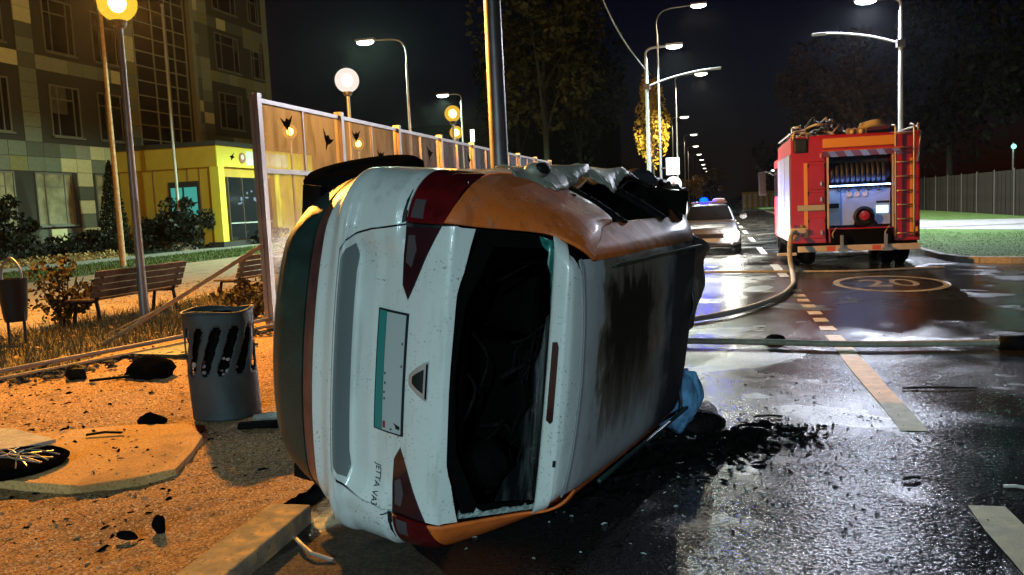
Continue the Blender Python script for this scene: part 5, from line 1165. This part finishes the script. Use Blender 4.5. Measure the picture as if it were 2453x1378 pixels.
# lifted locker flap with slanted stripes, yellow band above
M = Matrix.Translation((x0 + .62, yr - .02, 2.42)) @ Matrix.Rotation(radians(-24), 4, 'X')
q = MB(); q.box(0, 1.60, -.28, 0, -.02, .01, M); fl = q.obj('locker_flap', 'flap_red', FE, bevel=.008)
for i in range(5):
    q = MB(); q.prism([(.10 + i * .32, -.275), (.24 + i * .32, -.275), (.36 + i * .32, -.01), (.22 + i * .32, -.01)], -.028, -.022, M); q.obj('stripe', 'flap_stripe', fl)
q = MB(); q.box(x0 + .66, x1 - .50, yr - .03, yr - .002, 2.60, 2.80); q.obj('yellow_band', 'fire_yellow', FE, bevel=.008)
for xa in (x0 + .27, x1 - .20):
    q = MB(); q.box(xa, xa + .075, yr - .012, yr - .002, .68, 2.30); q.obj('yellow_stripe', 'fire_yellow', FE)
for z0, z1, mm in ((2.32, 2.80, 'fire_red'), (1.72, 2.26, 'fire_red'), (1.40, 1.66, 'fire_red'), (.66, 1.12, 'fire_red')):
    q = MB(); q.box(x0 + .36, x0 + .70, yr - .02, yr - .002, z0, z1); q.obj('locker_door', mm, FE, bevel=.012)
q = MB(); q.box(x0 + .13, x0 + .69, yr - .035, yr - .022, 1.27, 1.39); pl_ = q.obj('number_plate', 'plate_white', FE)
for i in range(6):
    q = MB(); q.box(x0 + .22 + i * .07, x0 + .26 + i * .07, yr - .038, yr - .0355, 1.30, 1.36); q.obj('plate_mark', 'plate_grey', pl_)
# ladder on the right
ld = MB(); xl, xr_ = x1 - .50, x1 - .14; yl = yr - .10
for xx in (xl, xr_):
    q = MB(); q.tube(arc([(xx, yl, .66), (xx, yl, 2.0), (xx, yl, 2.86), (xx, yl + .06, 2.98), (xx, yl + .35, 3.02)], 5), .022, 6); q.obj('ladder_rail', 'aluminium', FE, True)
for i in range(8):
    q = MB(); q.tube([(xl, yl, .72 + i * .30), (xr_, yl, .72 + i * .30)], .017, 6); q.obj('ladder_rung', 'aluminium', FE, True)
q = MB(); q.tube(arc([(x1 + .02, yr + .05, 2.86), (x1 - .02, yr - .02, 2.5), (x1 - .06, yr - .03, 2.2)], 4), .02, 6); q.obj('grab_rail', 'chrome', FE, True)
q = MB(); q.tube([(x1 + .05, yr + .4, 1.9), (x1 + .05, yr + .4, 3.05)], .03, 6); q.obj('side_tube', 'aluminium', FE, True)
# bumper, hooks, lamps, wheels, chassis
q = MB(); q.box(x0 + .12, x1 - .02, yr - .14, yr - .04, .37, .50); q.obj('bumper', 'fire_cream', FE, bevel=.012)
for xx in (x0 + .98, x0 + 1.86):
    q = MB(); q.box(xx, xx + .07, yr - .19, yr - .145, .36, .72).box(xx - .04, xx + .16, yr - .2, yr - .145, .36, .44); q.obj('tow_hook', 'steel_pole', FE, bevel=.01)
for xx in (x0 + .86, x1 - .68):
    q = MB(); q.lathe([(.001, 0), (.08, 0), (.085, .04), (.001, .05)], (xx, yr - .0, .64), 14, Matrix.Rotation(pi / 2, 4, 'X')); q.obj('rear_lamp', 'tail_red', FE, True, 40)
q = MB(); q.box(x0 + .06, x1 - .06, yr - .02, yr + 5.4, .40, .56); q.obj('chassis', 'rubber_dark', FE)
q = MB(); q.box(x0 + .8, x1 - .55, yr - .06, yr - .002, .5, .84); q.obj('tow_recess', 'rubber_dark', FE)
for xx in (x0 + .17, x0 + .46, x1 - .44, x1 - .15):
    for yy in ((yr + 1.3), (yr + 4.5)):
        if yy > yr + 3 and xx in (x0 + .46, x1 - .44): continue
        q = MB(); q.lathe([(.27, -.13), (.43, -.135), (.47, -.09), (.47, .09), (.43, .135), (.27, .13), (.2, .05), (.001, .05)], (xx, yy, .47), 28, Matrix.Rotation(pi / 2, 4, 'Y')); q.obj('wheel', 'tyre', FE, True, 45)
q = MB(); q.box(x0 - .30, x0 + .10, yr - .05, yr + .05, .30, .36); q.obj('side_step', 'fire_cream', FE, bevel=.01)
q = MB(); q.box(x0 - .02, x0 + .30, yr - .12, yr - .05, .78, .90); q.obj('hose_outlet', 'fire_cream', FE, bevel=.02)
# left side roller shutters
for i in range(3):
    ya = yr + .45 + i * 1.08
    sh_ = MB(); sh_.box(x0 - .012, x0 - .002, ya, ya + 1.0, .72, 2.5); so = sh_.obj('roller_shutter', 'shutter', FE)
    for j in range(12):
        q = MB(); q.box(x0 - .018, x0 - .0125, ya + .02, ya + .98, .75 + j * .145, .86 + j * .145); q.obj('slat', 'shutter', so)
q = MB(); q.box(x0 - .03, x0 - .002, yr + .02, yr + .40, .6, 2.5); q.obj('corner_panel', 'shutter', FE)
q = MB(); q.tube(arc([(x0, yr + 5.4, 2.2), (x0 - .25, yr + 5.6, 2.3), (x0 - .3, yr + 5.6, 1.8)], 4), .02, 6); mr_ = q.obj('mirror_arm', 'black', FE, True)
q = MB(); q.box(x0 - .40, x0 - .20, yr + 5.56, yr + 5.62, 1.65, 2.3); q.obj('mirror', 'black', mr_, bevel=.02)
# fittings: handles, hinges, reflectors, tail lamps
for z in (2.40, 1.80, 1.46, .74):
    q = MB(); q.box(x0 + .60, x0 + .64, yr - .05, yr - .02, z, z + .09); q.obj('door_handle', 'chrome', FE, bevel=.008)
for z in (2.2, 1.6, 1.0):
    for xx in (x0 + .355, x0 + .70):
        q = MB(); q.box(xx - .012, xx + .012, yr - .028, yr - .004, z, z + .08); q.obj('hinge', 'black', FE)
for xx in (x0 + .05, x1 - .12):
    for z, mm in ((.62, 'tail_red'), (.74, 'fire_yellow'), (.86, 'tail_red')):
        q = MB(); q.box(xx, xx + .08, yr - .03, yr - .002, z, z + .10); q.obj('tail_lamp', mm, FE, bevel=.01)
q = MB(); q.box(x0 + .74, x0 + .78, yr - .015, yr - .002, .86, 2.5).box(x1 - .555, x1 - .52, yr - .015, yr - .002, .86, 2.5); q.obj('locker_frame', 'fire_cream', FE)
q = MB(); q.box(x0 + .76, x1 - .54, yr + .06, yr + .10, 1.74, 1.78); q.obj('reel_bar', 'black', FE)
for i in range(5):
    q = MB(); q.tube(arc([(x0 + .95 + i * .2, yr + .12, 1.80 - .02 * i), (x0 + 1.0 + i * .2, yr + .10, 1.66), (x0 + 1.08 + i * .2, yr + .12, 1.78)], 4), .018, 6); q.obj('hanging_hose', 'navy', FE, True)
for xx in (x0 + .88, x1 - .66):
    q = MB(); q.tube(arc([(xx, yr - .03, .60), (xx - .04, yr - .06, .75), (xx + .05, yr - .03, .88)], 4), .016, 6); q.obj('cable', 'hose_pale', FE, True)
for xx in (x0 + .1, x0 + .22, x0 + .05):
    q = MB(); q.ellipsoid((xx, yr - .03, .60 + (xx - x0) * 1.5), (.05, .03, .05), 10, 7); q.obj('valve', 'wood_pale', FE, True)
for i in range(5):
    q = MB(); q.box(x0 + .25 + i * .46, x0 + .42 + i * .46, yr - .144, yr - .1405, .385, .485); q.obj('reflector', 'flap_red' if i % 2 else 'fire_cream', FE)
# roof gear
rn = np.random.RandomState(33)
q = MB(); q.box(x0 + .06, x0 + .36, yr - .05, yr + .15, 2.52, 2.84); q.obj('searchlight', 'navy', FE, bevel=.05)
q = MB(); q.tube(arc([(x0 + .05, yr + .0, 2.8), (x0 + .1, yr, 2.98), (x0 + .3, yr, 2.98), (x0 + .36, yr, 2.8)], 4), .02, 6); q.obj('searchlight_guard', 'aluminium', FE, True)
for k_, (xa, xb, zc) in enumerate(((.02, .5, 3.02), (.35, .8, 3.2), (.6, 1.0, 3.24), (.15, .9, 3.1), (.45, 1.25, 2.98), (.05, .35, 3.1), (.30, 1.0, 3.0), (.55, 1.15, 3.1), (.9, 1.3, 3.05), (.2, .7, 2.95), (.75, 1.2, 3.16), (.1, .55, 2.92), (.5, .95, 3.02))):
    a_ = [(x0 + xa + (xb - xa) * i / 5 + rn.uniform(-.04, .04), yr + .3 + rn.uniform(-.1, .9), zc - .12 + .16 * sin(pi * i / 5) + rn.uniform(-.05, .05)) for i in range(6)]
    q = MB(); q.tube(arc(a_, 4), .028 if k_ % 2 else .02, 6); q.obj('roof_tube', 'hose_pale' if k_ % 3 == 0 else 'black' if k_ % 3 == 1 else 'aluminium', FE, True)
for i in range(4):
    q = MB(); q.tube(arc([(x1 - 1.16 + .02 * i, yr + .3 + .05 * i, 2.98 + .035 * i), (x1 - .85, yr + .18, 3.04 + .03 * i), (x1 - .55 - .03 * i, yr + .35, 3.0 + .035 * i), (x1 - .85, yr + .6, 3.0 + .03 * i), (x1 - 1.16 + .02 * i, yr + .32, 2.98 + .035 * i)], 5), .035, 6); q.obj('coiled_hose', 'hose_pale', FE, True)
bx = MB(); bx.box(x0 + 1.16, x0 + 1.56, yr + .02, yr + .2, 2.84, 2.99); bo = bx.obj('light_box', 'wood_pale', FE, bevel=.012)
for xx in (x0 + 1.27, x0 + 1.45):
    q = MB(); q.lathe([(.001, 0), (.055, 0), (.055, .02), (.001, .025)], (xx, yr + .02, 2.915), 12, Matrix.Rotation(pi / 2, 4, 'X')); q.obj('lamp_face', 'fire_cream', bo, True)
for s in (x0 + .03, x1 - .03):
    q = MB(); q.tube(arc([(s, yr + .1, 2.86), (s, yr + .15, 2.96), (s, yr + 2, 2.98), (s, yr + 3.6, 2.98)], 4), .02, 6); q.obj('roof_rail', 'aluminium', FE, True)
for yy in (yr + 1.2, yr + 2.4, yr + 3.6):
    q = MB(); q.tube([(x0 + .1, yy, 2.9), (x0 + .15, yy + .5, 3.0), (x0 + .9, yy, 2.95)], .03, 6); q.obj('ladder_section', 'aluminium', FE, True)
# hoses
def hose(pts, r, m, name, label, group='fire hoses on the wet road'):
    q = MB(); q.tube(arc(pts, 8), r, 8, True, .75); return tag(q.obj(name, m, None, True), label, 'hose', group)
hose([(-2.4, 9.55, .06), (-1.2, 9.55, .06), (-.25, 9.47, .06), (.6, 9.36, .06), (1.3, 9.22, .06), (2.1, 9.22, .06), (3.0, 9.27, .06), (4.2, 9.36, .06), (6, 9.5, .06)], .045, 'hose', 'fire_hose', 'thick dark hose crossing the whole road in front of the fire engine')
hose([(1.70, 19.22, .84), (1.58, 19.0, .74), (1.52, 18.6, .35), (1.52, 18.0, .08), (1.42, 16.6, .05), (1.30, 15.4, .05), (.95, 13.7, .05), (.35, 12.2, .05), (-.3, 11.3, .05), (-1.2, 10.6, .05), (-2.2, 10.5, .05)], .052, 'hose_pale', 'fire_hose', 'hose curving from the left corner of the fire engine down to the wrecked car')
hose([(1.7, 18.35, .035), (1.0, 18.45, .035), (.2, 18.6, .035), (-1.0, 18.9, .035), (-2.2, 19.2, .035)], .035, 'hose', 'fire_hose', 'thin hose lying across the left lane at the tail of the fire engine')
hose([(1.75, 18.3, .03), (2.6, 18.15, .03), (3.3, 18.25, .03), (4.1, 18.45, .03), (4.5, 18.5, .03)], .03, 'hose_pale', 'fire_hose', 'thin pale hose lying under the tail of the fire engine')
# puddle-side joints where the crossing hose is bandaged
tag(MB().tube([(2.75, 9.24, .06), (3.05, 9.275, .06)], .075, 10).obj('hose_coupling', 'charred', None, True), 'dark coupling on the crossing hose near the right edge', 'hose coupling')

# ================================================================== police car
PC = thing('police_car', 'silver police car facing the viewer with one headlight and a blue beacon lit', 'police car', (-.18, 25, 0))
def ploft(secs, n=18):
    # sections: (y, half width low, half width top, z0, z1)
    q = MB(); ring = []
    for y, wl, wt_, z0, z1 in secs:
        pts = []
        for j in range(n):
            a = 2 * pi * j / n; cx, cz = cos(a), sin(a)
            sx = math.copysign(abs(cx) ** .45, cx); sz = math.copysign(abs(cz) ** .45, cz)
            f = (sz + 1) / 2; pts.append((-.18 + sx * (wl + (wt_ - wl) * f), y, z0 + (z1 - z0) * f))
        ring.append(pts)
    q.v = [p for r_ in ring for p in r_]
    q.f = [(i * n + j, i * n + (j + 1) % n, (i + 1) * n + (j + 1) % n, (i + 1) * n + j) for i in range(len(ring) - 1) for j in range(n)] + [tuple(range(n)), tuple(range((len(ring) - 1) * n, len(ring) * n))[::-1]]
    return q
ploft([(24.72, .70, .66, .26, .60), (24.80, .84, .78, .22, .72), (25.0, .90, .82, .20, .80), (25.6, .91, .84, .2, .90), (26.1, .91, .86, .2, .95), (28.2, .91, .87, .2, .98), (28.9, .88, .82, .25, .95), (29.05, .78, .7, .35, .8)]).obj('body', 'police_paint', PC, True, 50)
ploft([(25.95, .78, .74, .93, .97), (26.6, .80, .58, .93, 1.42), (27.0, .80, .57, .93, 1.47), (28.0, .80, .57, .93, 1.45), (28.6, .78, .70, .93, 1.02)]).obj('cabin', 'police_paint', PC, True, 50)
q = MB(); q.add([(-.18 - .70, 25.94, .985), (-.18 + .70, 25.94, .985), (-.18 + .55, 26.46, 1.41), (-.18 - .55, 26.46, 1.41)], [(0, 1, 2, 3)]); q.obj('windscreen', 'window_glass', PC)
for s in (-1, 1):
    q = MB(); q.ellipsoid((-.18 + s * .64, 24.735, .60), (.20, .075, .125), 16, 10); q.obj('headlight', 'headlight' if s > 0 else 'headlight_dim', PC, True)
    q = MB(); q.ellipsoid((-.18 + s * 1.0, 26.15, 1.05), (.11, .06, .075), 10, 8); q.obj('mirror', 'police_paint', PC, True)
    for yy in (25.45, 28.2):
        q = MB(); q.lathe([(.18, -.1), (.30, -.1), (.325, -.06), (.325, .06), (.30, .1), (.18, .1), (.001, .07)], (-.18 + s * .80, yy, .325), 24, Matrix.Rotation(pi / 2 * s, 4, 'Y')); q.obj('wheel', 'tyre', PC, True, 45)
q = MB(); q.box(-.18 - .42, -.18 + .42, 24.68, 24.74, .50, .62).box(-.18 - .6, -.18 + .6, 24.70, 24.76, .28, .36); q.obj('grille', 'black', PC, bevel=.02)
q = MB(); q.box(-.18 - .26, -.18 + .26, 24.66, 24.69, .38, .48); q.obj('number_plate', 'plate_white', PC)
q = MB(); q.box(-.18 - .55, -.18 + .55, 27.1, 27.35, 1.47, 1.53); lb = q.obj('light_bar', 'shutter', PC, bevel=.02)
q = MB(); q.ellipsoid((-.34, 27.2, 1.58), (.13, .10, .085), 14, 8); q.obj('blue_beacon', 'beacon_blue', lb, True)
q = MB(); q.ellipsoid((.12, 27.2, 1.57), (.2, .10, .06), 12, 8); q.obj('beacon_cover', 'pump_white', lb, True)

# ================================================================== thin haze added to give the lamps halos
q = MB(); q.box(-152, 152, -92, 612, -1.1, 28.6); hz = stuff(q.obj('haze', 'black'))
m = bpy.data.materials.new('haze_air'); m.use_nodes = True; N, L = nt(m); N.remove(N['Principled BSDF'])
v = N.new('ShaderNodeVolumePrincipled'); v.inputs['Color'].default_value = (.9, .92, .95, 1); v.inputs['Density'].default_value = .00004; v.inputs['Anisotropy'].default_value = .84
L.new(v.outputs[0], N['Material Output'].inputs['Volume']); hz.data.materials[0] = m
S.cycles.volume_bounces = 0
